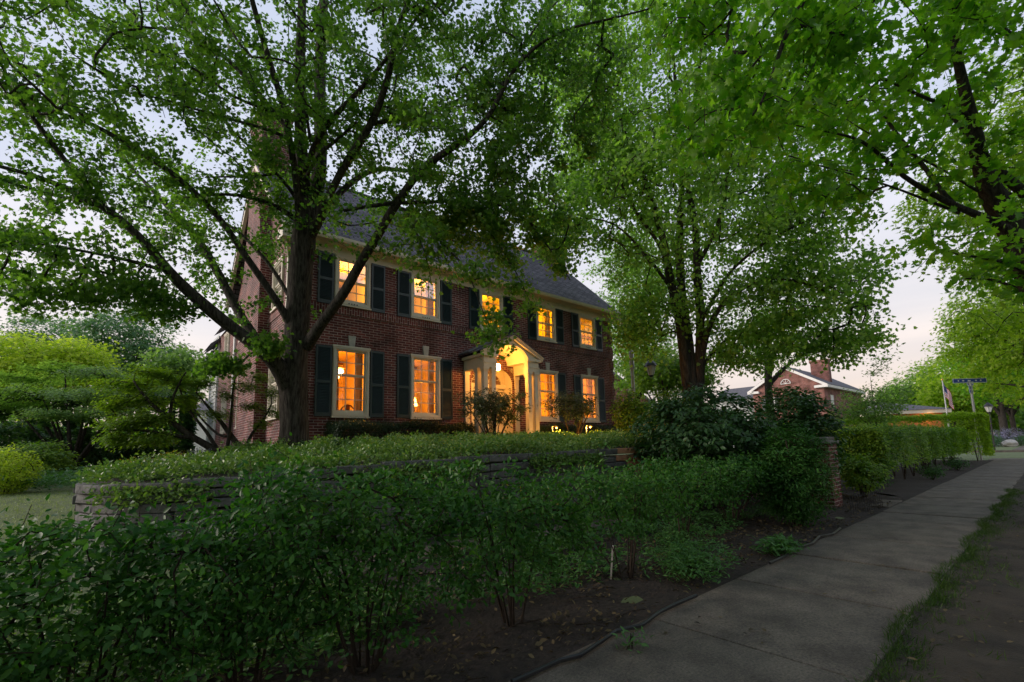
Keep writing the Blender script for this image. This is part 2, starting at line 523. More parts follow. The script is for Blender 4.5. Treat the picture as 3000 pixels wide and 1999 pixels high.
def leaves(name, C, size, tpl, m, parent=None, up=.55, out_dir=None, droop=.3, var=.3, seed=1, clump=None, axis=None):
    """C: positions (n,3). builds n leaves with random frames"""
    g = np.random.default_rng(seed)
    T, faces = TPL[tpl]
    n = len(C)
    nrm = g.normal(0, 1, (n, 3)); nrm /= np.linalg.norm(nrm, axis=1)[:, None]
    nrm = nrm*(1-up)+np.array([0, 0, 1])*up
    if out_dir is not None: nrm += out_dir*.35
    nrm /= np.linalg.norm(nrm, axis=1)[:, None]+1e-9
    ax = g.normal(0, 1, (n, 3)) if axis is None else axis+g.normal(0, .25, (n, 3))
    if out_dir is not None: ax += out_dir*1.0
    ax[:, 2] -= droop
    ax -= nrm*(ax*nrm).sum(1)[:, None]
    ax /= np.linalg.norm(ax, axis=1)[:, None]+1e-9
    sd_ = np.cross(nrm, ax)
    s = size*(1+g.uniform(-var, var, n))
    V = C[:, None, :]+s[:, None, None]*(T[None, :, 0, None]*ax[:, None, :]+T[None, :, 1, None]*sd_[:, None, :]+T[None, :, 2, None]*nrm[:, None, :])
    k = len(T)
    lp = []; cnts = []
    for f in faces: lp += f; cnts.append(len(f))
    lp = np.array(lp)
    loops = (np.arange(n)[:, None]*k+lp[None, :]).ravel()
    st1 = np.cumsum([0]+cnts)[:-1]
    starts = (np.arange(n)[:, None]*len(lp)+st1[None, :]).ravel()
    rv = np.clip(g.normal(.45, .22, n)+(clump if clump is not None else 0), 0, 1)
    return raw_mesh(name, V.reshape(-1, 3), loops, starts, m, parent, np.repeat(rv, k))


def ell(n, c, r, g, shell=.33):
    v = g.normal(0, 1, (n, 3)); v /= np.linalg.norm(v, axis=1)[:, None]
    return np.array(c)+v*(g.random(n)**shell)[:, None]*np.array(r)


def clumpval(P, s=1.1, seed=0):
    g = np.random.default_rng(seed); v = np.zeros(len(P))
    for _ in range(5):
        k = g.normal(0, s, 3); v += np.sin(P @ k+g.random()*6.28)
    return v/5*.25


def foliate(P, par, cnt, tips, k, spread, g, depth=3):
    """leaf positions round the last nodes of each twig"""
    pts = []
    cur = tips.copy()
    w_ = [.45, .3, .15, .1][:depth+1]
    for lv in range(depth+1):
        kk = max(1, int(round(k*w_[lv])))
        nx = par[cur]; ok = nx >= 0
        a = P[cur][ok]; b = P[nx][ok]
        t = g.random((len(a), kk, 1))
        q = a[:, None, :]*(1-t)+b[:, None, :]*t
        q = q+g.normal(0, spread, q.shape)*np.array([1, 1, .6])
        pts.append(q.reshape(-1, 3))
        cur = nx[ok]
        cur = cur[cnt[cur] <= 6]
        if len(cur) == 0: break
    return np.vstack(pts)


HOUSE = (3.0, 12.75, 17.5, 21.8)


def outside_house(A, pad=0.0):
    x0, y0, x1, y1 = HOUSE
    roof = 7.6+np.clip(np.minimum(A[:, 1]-12.8, 21.6-A[:, 1]), 0, 9)*.93
    ins = (A[:, 0] > x0-pad) & (A[:, 0] < x1+pad) & (A[:, 1] > y0-pad) & (A[:, 1] < y1+pad) & (A[:, 2] < roof+pad)
    return A[~ins]


def plant(name, label, cat, limbs, A, leafm, bark, size, tpl, k, spread=.14, step=.22, group=None, up=.5, seed=1,
          wood='trunk', fol='crown', tip=.004, droop=.3, minr=0, depth=3, cs=1.1, var=.3, maxr=.06, post=None, gdroop=.1, centre=None):
    g = np.random.default_rng(seed)
    b = limbs[0][0]
    root = empty(name, (b[0], b[1], b[2]))
    tag(root, label, cat, group)
    ch, P, par, cnt, rad, tips = grow(limbs, A, step, tip, seed=seed, maxr=maxr, droop=gdroop)
    tubes(wood, ch, bark, root, minr)
    C = foliate(P, par, cnt, tips, k, spread, g, depth)
    if post is not None: C = post(C)
    ctr = np.array(centre) if centre is not None else C.mean(0)
    od = C-ctr; od /= np.linalg.norm(od, axis=1)[:, None]+1e-9
    leaves(fol, C, size, tpl, leafm, root, up, od, droop, var, seed+5, clumpval(C, cs, seed))
    print(name, 'leaves', len(C), 'nodes', len(P))
    return root


def around(limbs, dens, sig, g, s0=.35, zs=.6, lift=0.0):
    """attractors scattered round the outer part of each limb"""
    A = []
    for lb in limbs:
        Q = resample(lb, .25)
        i0 = int(len(Q)*s0)
        Q = Q[i0:]
        n = max(1, int(len(Q)*.25*dens))
        idx = g.integers(0, len(Q), n)
        q = Q[idx, :3]+g.normal(0, sig, (n, 3))*np.array([1, 1, zs])+np.array([0, 0, lift])
        A.append(q)
    return np.vstack(A)


# ------------------------------------------------------------------ ground, walks, street
WALL = [(.25, 11.2), (-.1, 10.0), (-.3, 9.0), (-.3, 8.3), (.05, 7.55), (.7, 6.95), (1.8, 6.4), (3, 6.02), (4.1, 5.83), (5.8, 5.7), (7.35, 5.62), (8.0, 5.45), (8.7, 5.25)]


def wall_y(x):
    xs = [-.3, .05, .7, 1.8, 3, 4.1, 5.8, 7.35, 8.7, 11, 16, 24]
    ys = [8.3, 7.55, 6.95, 6.4, 6.02, 5.83, 5.7, 5.62, 5.25, 5.4, 5.9, 7]
    return np.interp(x, xs, ys)


def gz(x, y):
    """lower ground: sidewalk level at the street, rising gently to the back garden"""
    x = np.asarray(x, float); y = np.asarray(y, float)
    z = np.where(y < 2.4, 0, np.interp(y, [2.4, 3.2, 6, 12, 20, 30, 60], [-.015, .06, .2, .5, .72, .95, 1.2]))
    far = np.clip((x-30)/6, 0, 1)
    z = z*(1-far)+far*0
    return z-.02-.12*(y < .93)


def top_z(x):
    return np.interp(x, [-.3, .7, 2.7, 4, 7.3, 12], [1.07, 1.10, 1.22, 1.27, 1.31, 1.33])


def tz(x, y):
    """planted terrace in front of the house"""
    x = np.asarray(x, float); y = np.asarray(y, float)
    d = np.clip(y-wall_y(x), 0, 20)
    z = top_z(x)-.03+np.interp(d, [0, .6, 3, 6, 20], [0, .05, .15, .25, .27])+.02*np.sin(x*1.7+y)*np.clip(d, 0, 1)
    s = np.clip((x+.3)/2.4, 0, 1); s = s*s*(3-2*s)
    b = np.clip((y-9)/2.5, 0, 1)
    low = gz(x, y)
    return z*(1-b*(1-s))+low*b*(1-s)-.0


def grid(name, xs, ys, zf, m, clip=None):
    X, Y = np.meshgrid(xs, ys); Z = zf(X, Y)
    V = np.stack([X, Y, Z], -1).reshape(-1, 3)
    nx, ny = len(xs), len(ys)
    i = (np.arange(ny-1)[:, None]*nx+np.arange(nx-1)[None, :]).ravel()
    q = np.stack([i, i+1, i+nx+1, i+nx], 1)
    o = raw_mesh(name, V, q.ravel(), np.arange(len(q))*4, m, smooth=True)
    tag(o, kind='structure')
    return o


def axis(*segs):
    a = []
    for x0, x1, st in segs: a += list(np.arange(x0, x1, st))
    a.append(segs[-1][1])
    return np.array(a)


grid('ground', axis((-400, -40, 60), (-40, -10, 3), (-10, 30, .5), (30, 60, 2), (60, 600, 60)),
     axis((-300, -20, 40), (-20, 0, 2), (0, 8, .25), (8, 30, 1), (30, 60, 3), (60, 600, 60)),
     lambda X, Y: gz(X, Y)-.012+.012*np.sin(X*2.1)*np.sin(Y*2.7)*(Y > 2.6), MB['slatgreen'])
# planting bed soil between the sidewalk and the stone wall
grid('planting_bed', axis((-6, 14, .12)), axis((2.36, 6.1, .08)),
     lambda X, Y: gz(X, Y)+.012+.02*np.sin(X*5.1+Y*3)*np.sin(Y*7.7-X)*(Y > 2.5)-.10*np.clip((Y-4.6)/1.5, 0, 1)*(X < 1.2), MB['soil'])
grid('hedge_bed', axis((14, 35, .4)), axis((2.36, 5, .15)), lambda X, Y: gz(X, Y)+.015+.02*np.sin(X*4+Y*5)*(Y > 2.5), MB['soil'])
grid('garden_bed', axis((-9, 1.6, .3)), np.array([0, .2, .4, .6, .8, 1.]),
     lambda X, T: gz(X, 0*T+18)+.03, MB['soil']) if False else None
# parkway strip on the street side
grid('parkway', axis((-12, 36, .15)), axis((-3.5, .93, .1)), lambda X, Y: -.012+.028*np.sin(X*3.3+1)*np.sin(Y*4.1)+.012*np.sin(X*9)*np.sin(Y*8+1), MB['turf'])
road = G()
road.poly([(-60, -14, -.13), (38, -14, -.13), (38, -3.7, -.13), (-60, -3.7, -.13)])
road.poly([(38, -14, -.131), (51, -14, -.131), (51, 90, .3), (38, 90, .3)])
SR = atZ(2950, 1345, 0)[0]
tag(road.build('street_road', MB['asphalt']), kind='structure')
k_ = G()
k_.box((-60, -3.75, -.2), (36, -3.58, .01)); k_.box((51, -14, -.2), (51.2, 60, .12)); k_.box((37.8, 4, -.2), (38, 60, .05))
tag(k_.build('kerb', MB['concrete'], bevel=.02), kind='structure')
# sidewalk slabs: speckled aggregate, stains and hairline cracks
cm = MB['concrete']; t_ = cm.node_tree; pb = t_.nodes['Principled BSDF']; src = pb.inputs['Base Color'].links[0].from_socket
tcc = t_.nodes.new('ShaderNodeTexCoord')
sp = t_.nodes.new('ShaderNodeTexNoise'); sp.inputs['Scale'].default_value = 55; sp.inputs['Detail'].default_value = 8; sp.inputs['Roughness'].default_value = .8
link(t_, tcc.outputs['Object'], sp.inputs[0])
sr_ = t_.nodes.new('ShaderNodeValToRGB'); sr_.color_ramp.elements[0].position = .36; sr_.color_ramp.elements[0].color = (.45, .45, .45, 1); sr_.color_ramp.elements[1].position = .64; sr_.color_ramp.elements[1].color = (1.5, 1.48, 1.42, 1)
link(t_, sp.outputs[0], sr_.inputs[0])
m1 = t_.nodes.new('ShaderNodeMixRGB'); m1.blend_type = 'MULTIPLY'; m1.inputs[0].default_value = 1; link(t_, src, m1.inputs[1]); link(t_, sr_.outputs[0], m1.inputs[2])
dn = t_.nodes.new('ShaderNodeTexNoise'); dn.inputs['Scale'].default_value = 2.5; link(t_, tcc.outputs['Object'], dn.inputs[0])
ad = t_.nodes.new('ShaderNodeMixRGB'); ad.blend_type = 'ADD'; ad.inputs[0].default_value = .55; link(t_, tcc.outputs['Object'], ad.inputs[1]); link(t_, dn.outputs['Color'], ad.inputs[2])
vo = t_.nodes.new('ShaderNodeTexVoronoi'); vo.feature = 'DISTANCE_TO_EDGE'; vo.inputs['Scale'].default_value = .33; link(t_, ad.outputs[0], vo.inputs[0])
vr = t_.nodes.new('ShaderNodeValToRGB'); vr.color_ramp.elements[0].position = .0; vr.color_ramp.elements[0].color = (.8, .78, .76, 1); vr.color_ramp.elements[1].position = .0035; vr.color_ramp.elements[1].color = (1, 1, 1, 1)
link(t_, vo.outputs['Distance'], vr.inputs[0])
m2 = t_.nodes.new('ShaderNodeMixRGB'); m2.blend_type = 'MULTIPLY'; m2.inputs[0].default_value = 1; link(t_, m1.outputs[0], m2.inputs[1]); link(t_, vr.outputs[0], m2.inputs[2]); link(t_, m2.outputs[0], pb.inputs['Base Color'])
sw = G()
jx = [3.37+1.53*i for i in range(-7, 22)]
for i, x in enumerate(jx[:-1]):
    dz = rnd.uniform(-.006, .006); tl = rnd.uniform(-.003, .003)
    a, b = x+.010, jx[i+1]-.020
    e0 = 2.36+rnd.uniform(-.01, .01)
    c = [(a, .9, -.1), (b, .9, -.1), (b, e0, -.1), (a, e0, -.1), (a, .9, dz), (b, .9, dz+tl), (b, e0, dz+tl), (a, e0, dz)]
    sw.hexa(c)
swo = sw.build('sidewalk', MB['concrete'], bevel=.008); tag(swo, kind='structure')
sj = G(); sj.box((-8, .92, -.16), (36, 2.34, -.085)); tag(sj.build('sidewalk_base', MB['soil']), kind='structure')
sw2 = G(); sw2.box((35.7, -2, -.1), (38, 2.6, -.002)); sw2.box((51.2, -14, -.1), (53, 40, .05)); sw2.box((54.5, .9, -.1), (110, 2.5, .06))
tag(sw2.build('far_sidewalk', MB['concrete']), kind='structure')
sg = G(); sg.box((53, -14, -.1), (54.5, .88, .06)); sg.box((53, 2.52, -.1), (140, 60, .05)); sg.box((54.5, -14, -.1), (140, .88, .055))
tag(sg.build('far_lawn', MB['slatgreen']), kind='structure')
fp = G(); fp.box((11.75, 2.39, -.1), (13.0, 5.2, .012)); tag(fp.build('front_path', MB['concrete'], bevel=.01), kind='structure')
# stepping stretch of garden path seen through the hedge
gp = G()
for i in range(9):
    x = 1.4+i*.95; y = 5.15+.1*math.sin(i); z = float(gz(x, y))
    gp.hexa([(x, y-.28, z-.04), (x+.88, y-.3, z-.04), (x+.9, y+.3, z-.04), (x+.02, y+.3, z-.04), (x, y-.28, z+.04), (x+.88, y-.3, z+.045), (x+.9, y+.3, z+.04), (x+.02, y+.3, z+.04)])
tag(gp.build('garden_path', simple('reddish_paving', (.17, .12, .10), .9, (.11, .08, .07), 6, .6, 30), bevel=.01), kind='structure')

# terrace surface
xs = axis((-.3, 2, .15), (2, 10, .3), (10, 24, 1)); ts = np.r_[0, .02, .04, np.linspace(.07, 1, 40)]
X, T = np.meshgrid(xs, ts); Yw = wall_y(X)+.1; Y = Yw+(24-Yw)*T; Z = tz(X, Y)
V = np.stack([X, Y, Z], -1).reshape(-1, 3); nx = len(xs)
i = (np.arange(len(ts)-1)[:, None]*nx+np.arange(nx-1)[None, :]).ravel()
q = np.stack([i, i+1, i+nx+1, i+nx], 1)
tag(raw_mesh('terrace_ground', V, q.ravel(), np.arange(len(q))*4, MB['soil'], smooth=True), kind='structure')


# dry stone retaining wall
def polyl(pts):
    P = np.array(pts, float); d = np.r_[0, np.cumsum(np.linalg.norm(np.diff(P, axis=0), axis=1))]
    def f(s):
        s = min(max(s, 0), d[-1]-1e-6); k = np.searchsorted(d, s, 'right')-1; k = min(k, len(P)-2)
        t = (s-d[k])/(d[k+1]-d[k]); p = P[k]*(1-t)+P[k+1]*t; u = (P[k+1]-P[k])/(d[k+1]-d[k])
        return p, u
    return f, d[-1]


wf, WLEN = polyl(WALL)
wl = G(); wt_ = G()
for c in range(8):
    s = rnd.uniform(-.3, 0) if c else .0
    while s < WLEN:
        ln = rnd.uniform(.5, 1.05) if c == 0 else rnd.uniform(.32, .8)
        a, b = max(s, 0), min(s+ln, WLEN)
        s += ln
        if b-a < .08: continue
        (pa, ua), (pb, ub) = wf(a+.005), wf(b-.005)
        u = (pb-pa)/np.linalg.norm(pb-pa); nrm = np.array([u[1], -u[0]])   # towards the street
        mid = (pa+pb)/2
        zt = float(top_z(mid[0]))+(.02 if c == 0 else 0)
        if mid[1] > 9: zt -= (mid[1]-9)*.12
        h = .115
        z1 = zt-c*h+rnd.uniform(-.006, .006); z0 = z1-h+.008
        if z1 < float(gz(mid[0], mid[1]))-.12: continue
        o_ = (.03 if c == 0 else 0)+rnd.uniform(-.018, .018)
        f1 = nrm*(.05+o_); f2 = -nrm*.24
        J = lambda: rnd.uniform(-.008, .008)
        q4 = [pa+f1, pb+f1, pb+f2, pa+f2]
        cs_ = [(p[0]+J(), p[1]+J(), z0+J()*.6) for p in q4]+[(p[0]+J(), p[1]+J(), z1+J()*.6) for p in q4]
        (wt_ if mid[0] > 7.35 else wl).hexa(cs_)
tag(wl.build('stone_retaining_wall', MB['stone'], bevel=.012), 'low curved dry stone wall holding up the planted bank before the house', 'wall')

tag(wt_.build('stone_wall_end', simple('tan_glow_wall_stone', (.42, .22, .12), .85, (.25, .12, .07), 5, .8, 18), bevel=.012), 'tan stone blocks ending the grey retaining wall beside the dark shrubs, warm lamp glow painted into their colour', 'wall')  # warm light on the wall end is put into this stone colour
# brick entrance pillar, low wing wall
pl = empty('brick_pillar', (11.05, 3.25, 0)); tag(pl, 'square red brick gate pillar with a stone cap beside the sidewalk', 'pillar')
p0 = atZ(2440, 1490, .02)
px0, py0 = 10.75, 3.05
g_ = G(); g_.box((px0, py0, -.05), (px0+.52, py0+.52, 1.30)); g_.build('shaft', MB['brick'], pl)
g_ = G(); g_.box((px0-.04, py0-.04, 1.30), (px0+.56, py0+.56, 1.37)); g_.box((px0+.02, py0+.02, 1.371), (px0+.50, py0+.50, 1.44)); g_.build('cap_stone', MB['cap'], pl, bevel=.012)
g_ = G(); g_.box((px0+.1, py0+.53, -.05), (px0+.38, py0+3.6, .55)); g_.box((px0+.07, py0+.53, .552), (px0+.41, py0+3.62, .60))
tag(g_.build('low_brick_wall', MB['brick']), 'low red brick wall running back from the gate pillar behind shrubs', 'wall')
ph = [(px0+1.9, 3.0)]

# wire edging fence and plastic lawn edging
wfc = G()
for i in range(15):
    x = 10.1+i*.105; y = 2.62-.012*i
    wfc.tube([(x, y, .0), (x, y, .30+.02*(i % 2))], .004, 4)
    if i < 14:
        wfc.tube([(x, y, .30), (x+.05, y-.006, .36), (x+.105, y-.012, .30)], .004, 4)
        wfc.tube([(x, y, .08), (x+.105, y-.012, .20)], .003, 4); wfc.tube([(x, y, .20), (x+.105, y-.012, .08)], .003, 4)
wfc.tube([(10.1, 2.62, .1), (11.57, 2.45, .1)], .003, 4)
tag(wfc.build('wire_border_fence', MB['black']), 'knee-high black looped wire border fence at the foot of the brick pillar', 'fence')
ed = G()
ep = [(1500, 1999), (1560, 1972), (1640, 1935), (1700, 1920), (1760, 1880), (1803, 1850), (1880, 1832), (1930, 1795), (1975, 1772), (2040, 1745)]
ed.tube([tuple(atZ(x, y, .03)) for x, y in ep], .016, 7)
ep2 = [(2255, 1650), (2300, 1630), (2330, 1608), (2380, 1592), (2400, 1572), (2440, 1565), (2462, 1548)]
ed2 = G(); ed2.tube([tuple(atZ(x, y, .03)) for x, y in ep2], .016, 7)
tag(ed2.build('lawn_edging', MB['plastic']), 'short bent end of black plastic edging near the wire fence', 'edging', 'black plastic edging strips')
tag(ed.build('lawn_edging', MB['plastic']), 'long wavy black plastic edging strip along the left edge of the sidewalk', 'edging', 'black plastic edging strips')
a_, b_ = atZ(1790, 1690, .06), None
st_ = G(); st_.box((-.018, -.009, -.05), (.018, .009, .34)); so_ = st_.build('garden_stake', MB['wood_white'])
so_.location = tuple(a_); so_.rotation_euler = (.12, -.28, .6); tag(so_, 'thin pale wooden stake leaning in the mulch between the hedge shrubs', 'stake')

# ------------------------------------------------------------------ house
HX0, HX1, HY0, HY1 = 3.33, 17.15, 13.3, 21.2
Z0, ZE = 1.2, 7.42
house = empty('brick_house', (10.2, 13.3, 1.5))
tag(house, 'two-storey red brick house with dark shutters and warmly lit windows', 'house')
WX = [(4.46, 5.52), (6.86, 7.93), (9.58, 10.66), (12.36, 13.44), (14.88, 15.96)]
LO, HI = (2.38, 4.42), (5.63, 7.12)


def wall_open(g, axis_, c, u0, u1, z0, z1, holes, thick=.12, flip=False):
    """wall sheet with rectangular openings at plane axis_=c"""
    us = sorted({u0, u1, *[h[0] for h in holes], *[h[1] for h in holes]}); zs = sorted({z0, z1, *[h[2] for h in holes], *[h[3] for h in holes]})
    P = (lambda u, z: (u, c, z)) if axis_ == 'y' else (lambda u, z: (c, u, z))
    for a, b in zip(us, us[1:]):
        for d, e in zip(zs, zs[1:]):
            m_ = ((a+b)/2, (d+e)/2)
            if any(h[0] < m_[0] < h[1] and h[2] < m_[1] < h[3] for h in holes): continue
            q = [P(a, d), P(b, d), P(b, e), P(a, e)]
            if (axis_ == 'x') != flip: q = q[::-1]
            g.poly(q, uv=[(p[0] if axis_ == 'y' else p[1], p[2]) for p in q])


DOOR = (9.12, 11.08, 1.55, 4.35)
SIDE = [(14.15, 15.2, 2.38, 4.42), (14.15, 15.2, 5.63, 7.12), (19.0, 20.0, 2.38, 4.42), (19.0, 20.0, 5.63, 7.12)]
RS = [(14.15, 15.25, 5.63, 7.12)]
front_holes = [(a+.06, b-.06, *LO) for i, (a, b) in enumerate(WX) if i != 2]+[(a+.06, b-.06, HI[0], HI[1]) for a, b in WX]+[DOOR]
g_ = G()
wall_open(g_, 'y', HY0, HX0, HX1, Z0, ZE, front_holes)
wall_open(g_, 'x', HX0, HY0, HY1, Z0, ZE, SIDE)
wall_open(g_, 'x', HX1, HY0, HY1, Z0, ZE, RS, flip=True)
wall_open(g_, 'y', HY1, HX0, HX1, Z0, ZE, [], flip=True)
RZ, RY = 11.55, 17.25
for x, fl in ((HX0, 0), (HX1, 1)):
    q = [(x, HY0, ZE), (x, RY, RZ-.05), (x, HY1, ZE)]
    if not fl: q = q
    else: q = q[::-1]
    g_.poly(q, uv=[(p[1], p[2]) for p in q])
g_.build('wall', MB['brick'], house)
# belt course of upright bricks, flat arches, quoins
g_ = G()
g_.box((HX0-.03, HY0-.028, 5.37), (HX1+.03, HY0+.0, 5.60), flipuv=True)
g_.box((HX0-.028, HY0, 5.37), (HX0, HY1, 5.60), flipuv=True)
for i, (a, b) in enumerate(WX):
    if i == 2: continue
    c = (a+b)/2
    for s_ in (-1, 1):
        x1, x2 = c+s_*.075, c+s_*.53; x1t, x2t = c+s_*.105, c+s_*.63
        z0_, z1_ = LO[1]+.025, LO[1]+.28
        for k in range(6):
            ta, tb = k/6+.012, (k+1)/6-.012
            xa, xb = x1+(x2-x1)*ta, x1+(x2-x1)*tb; xat, xbt = x1t+(x2t-x1t)*ta, x1t+(x2t-x1t)*tb
            pr = [(xa, z0_), (xb, z0_), (xbt, z1_), (xat, z1_)]
            if s_ < 0: pr = pr[::-1]
            g_.prism(pr, HY0-.012, HY0)
for k in range(9):
    z = 1.75+k*.63
    g_.box((HX1-.22, HY0-.03, z), (HX1+.035, HY0+.0, z+.33)); g_.box((HX0-.03, HY0-.031, z), (HX0+.20, HY0+.0, z+.33))
    g_.box((HX1, HY0, z), (HX1+.03, HY0+.25, z+.33)); g_.box((HX0-.03, HY0, z), (HX0, HY0+.25, z+.33))
g_.build('brick_trim', MB['brick'], house)
for i, (a, b) in enumerate(WX):
    if i == 2: continue
    c = (a+b)/2
    g_ = G(); g_.prism([(c-.075, LO[1]+.02), (c+.075, LO[1]+.02), (c+.11, LO[1]+.34), (c-.11, LO[1]+.34)], HY0-.05, HY0+.01)
    g_.build('keystone', MB['stone_trim'], house)
# frieze and gutter
g_ = G(); g_.box((HX0-.02, HY0-.045, 7.12), (HX1+.02, HY0-.001, 7.42)); g_.box((HX0-.1, HY0-.36, 7.36), (HX1+.1, HY0-.046, 7.42))
g_.build('frieze', MB['cream'], house)
g_ = G()
pr = [(12.86, 7.40), (12.86, 7.50), (12.84, 7.50), (12.84, 7.46), (12.78, 7.36), (12.95, 7.36), (12.98, 7.40)]
for x0, x1 in ((2.98, 17.45),):
    a = [(x0, y, z) for y, z in ((12.98, 7.36), (12.86, 7.36), (12.83, 7.42), (12.83, 7.50), (12.86, 7.51), (12.98, 7.43))]
    b = [(x1, p[1], p[2]) for p in a]
    for i in range(len(a)): j = (i+1) % len(a); g_.poly([a[i], a[j], b[j], b[i]])
    g_.poly(a); g_.poly(b[::-1])
g_.build('gutter', MB['cream'], house)
# roof
roof = G()
sl_ = (RZ-7.46)/(RY-12.85)
L_ = math.hypot(RZ-7.46, RY-12.85)
for sgn, ye in ((1, 12.86), (-1, 2*RY-12.86)):
    a = [(2.98, ye, 7.47), (17.45, ye, 7.47), (17.45, RY, RZ), (2.98, RY, RZ)]
    if sgn < 0: a = a[::-1]
    uv = [(p[0], L_*(p[2]-7.47)/(RZ-7.47)) for p in a]
    roof.poly(a, uv=uv)
    lo = [(p[0], p[1], p[2]-.10) for p in a]
    roof.poly(lo[::-1])
    for i in range(4): j = (i+1) % 4; roof.poly([a[i], lo[i], lo[j], a[j]])
roofo = roof.build('roof', MB['shingle'], house)
g_ = G(); g_.box((2.98, RY-.1, RZ-.02), (17.45, RY+.1, RZ+.04)); g_.build('ridge_cap', MB['roofgrey'], roofo)
for x in (3.0, 17.32):
    g_ = G()
    for sgn in (1, -1):
        ye = 12.80 if sgn > 0 else 2*RY-12.80
        a = [(x, ye, 7.20), (x, ye, 7.44), (x, RY, RZ-.06), (x, RY, RZ-.32)]
        b = [(x+.11, p[1], p[2]) for p in a]
        for i in range(4): j = (i+1) % 4; g_.poly([a[i], a[j], b[j], b[i]])
        g_.poly(a); g_.poly(b[::-1])
    g_.box((2.95, 12.82, 7.1), (3.33, 13.4, 7.40)) if x < 9 else g_.box((17.15, 12.82, 7.1), (17.42, 13.4, 7.40))
    g_.build('rake_board', MB['cream'], house)


def chimney(x0, x1, ya, yb, ytop, ztop, zs=8.6):
    g = G()
    y0t, y1t = ytop
    c = [(x0, ya, Z0), (x1, ya, Z0), (x1, yb, Z0), (x0, yb, Z0)]
    def ring(a, b, z): return [(x0, a, z), (x1, a, z), (x1, b, z), (x0, b, z)]
    R = [ring(ya, yb, Z0), ring(ya, yb, zs-1.0), ring(y0t, y1t, zs+1.0), ring(y0t, y1t, ztop)]
    for A_, B_ in zip(R, R[1:]):
        for i in range(4): j = (i+1) % 4; g.poly([A_[i], A_[j], B_[j], B_[i]])
    g.poly(R[-1])
    for i in range(3):
        z = ztop-.45+i*.14; e = .03+.03*i
        g.box((x0-e, y0t-e, z), (x1+e, y1t+e, z+.14))
    return g


chimney(3.02, 3.9, 15.66, 18.3, (16.3, 17.9), 13.1).build('chimney', MB['brick'], house)
chimney(16.6, 17.55, 15.9, 18.2, (16.4, 17.8), 12.4).build('chimney', MB['brick'], house)


def lathe_box_frame(g, P, u0, u1, z0, z1, wd, d0, d1):
    """four bars round an opening; P(u, z, depth)"""
    for a, b, c, d in ((u0, u0+wd, z0, z1), (u1-wd, u1, z0, z1), (u0+wd, u1-wd, z1-wd, z1), (u0+wd, u1-wd, z0, z0+wd)):
        q = [P(a, c, d0), P(b, c, d0), P(b, c, d1), P(a, c, d1), P(a, d, d0), P(b, d, d0), P(b, d, d1), P(a, d, d1)]
        g.hexa(q)


def make_window(parent, orient, c, u0, u1, z0, z1, head=True, split=.5, rows=(2, 3), storm=False, cur=0, sgn=-1, vents=False):
    """orient y: front wall at y=c, outside towards -y; orient x: outside towards sgn x"""
    if orient == 'y': P = lambda u, z, d: (u, c-d, z)
    else: P = lambda u, z, d: (c+sgn*d, u, z)
    g = G()
    lathe_box_frame(g, P, u0, u1, z0+.03, z1, .105, -.08, .035)
    lathe_box_frame(g, P, u0+.018, u1-.018, z0+.05, z1-.02, .05, .035, .058)
    # sill, head moulding
    def bar(a, b, cc, d, d0, d1):
        g.hexa([P(a, cc, d0), P(b, cc, d0), P(b, cc, d1), P(a, cc, d1), P(a, d, d0), P(b, d, d0), P(b, d, d1), P(a, d, d1)])
    bar(u0-.02, u1+.02, z0-.012, z0+.032, -.05, .085)
    if head: bar(u0-.02, u1+.02, z1-.03, z1+.022, -.02, .085); bar(u0-.005, u1+.005, z1-.075, z1-.031, -.02, .068)
    fr = g.build('window', MB['cream'], parent)
    # sashes
    g = G(); a, b = u0+.106, u1-.106; zb, zt = z0+.136, z1-.106; zm = zb+(zt-zb)*split
    def sbar(ua, ub, za, zb_, d0, d1): g.hexa([P(ua, za, d0), P(ub, za, d0), P(ub, za, d1), P(ua, za, d1), P(ua, zb_, d0), P(ub, zb_, d0), P(ub, zb_, d1), P(ua, zb_, d1)])
    for (s0, s1, d0, nr) in ((zm, zt, -.03, rows[0]), (zb, zm, -.06, rows[1])):
        sbar(a, a+.04, s0, s1, d0, d0+.025); sbar(b-.04, b, s0, s1, d0, d0+.025)
        sbar(a+.04, b-.04, s1-.035, s1, d0, d0+.025); sbar(a+.04, b-.04, s0, s0+(.075 if s0 == zb else .035), d0, d0+.025)
        for k in (1, 2): u = a+.04+(b-a-.08)*k/3; sbar(u-.012, u+.012, s0+.03, s1-.03, d0+.004, d0+.02)
        for k in range(1, nr): z = s0+.05+(s1-s0-.08)*k/nr; sbar(a+.04, b-.04, z-.012, z+.012, d0+.005, d0+.021)
    g.build('sash', MB['cream'], fr)
    for (s0, s1, d, ml) in ((zm, zt, -.02, MB['storm'] if storm else MB['glass']), (zb, zm, -.05, MB['glass'])):
        g = G(); g.poly([P(a+.03, s0+.02, d), P(b-.03, s0+.02, d), P(b-.03, s1-.02, d), P(a+.03, s1-.02, d)]); g.build('pane', ml, fr)
    if vents:
        um = (u0+u1)/2
        for k in range(4): g = G(); uu = um-.12+k*.08; g.tube([P(uu, z0+.075, .05), P(uu, z0+.075, .063)], .02, 10); g.build('vent_plug', MB['black'], fr)
    if cur:
        g = G(); n = 26
        for side in ((0, 1) if cur == 2 else (1,)):
            w0, w1 = (a, a+(b-a)*.16) if side == 0 else (b-(b-a)*(.34 if cur == 3 else .26), b)
            pp = []
            for k in range(n+1):
                u = w0+(w1-w0)*k/n; d = -.20-.025*math.sin(k*1.5)-.01*math.sin(k*.7+side)
                pp.append((u, d))
            for (ua, da), (ub, db) in zip(pp, pp[1:]): g.poly([P(ua, zb-.02, da), P(ub, zb-.02, db), P(ub, zt+.02, db), P(ua, zt+.02, da)])
        g.build('curtain', MB['curtain'], fr, smooth=True)
    return fr


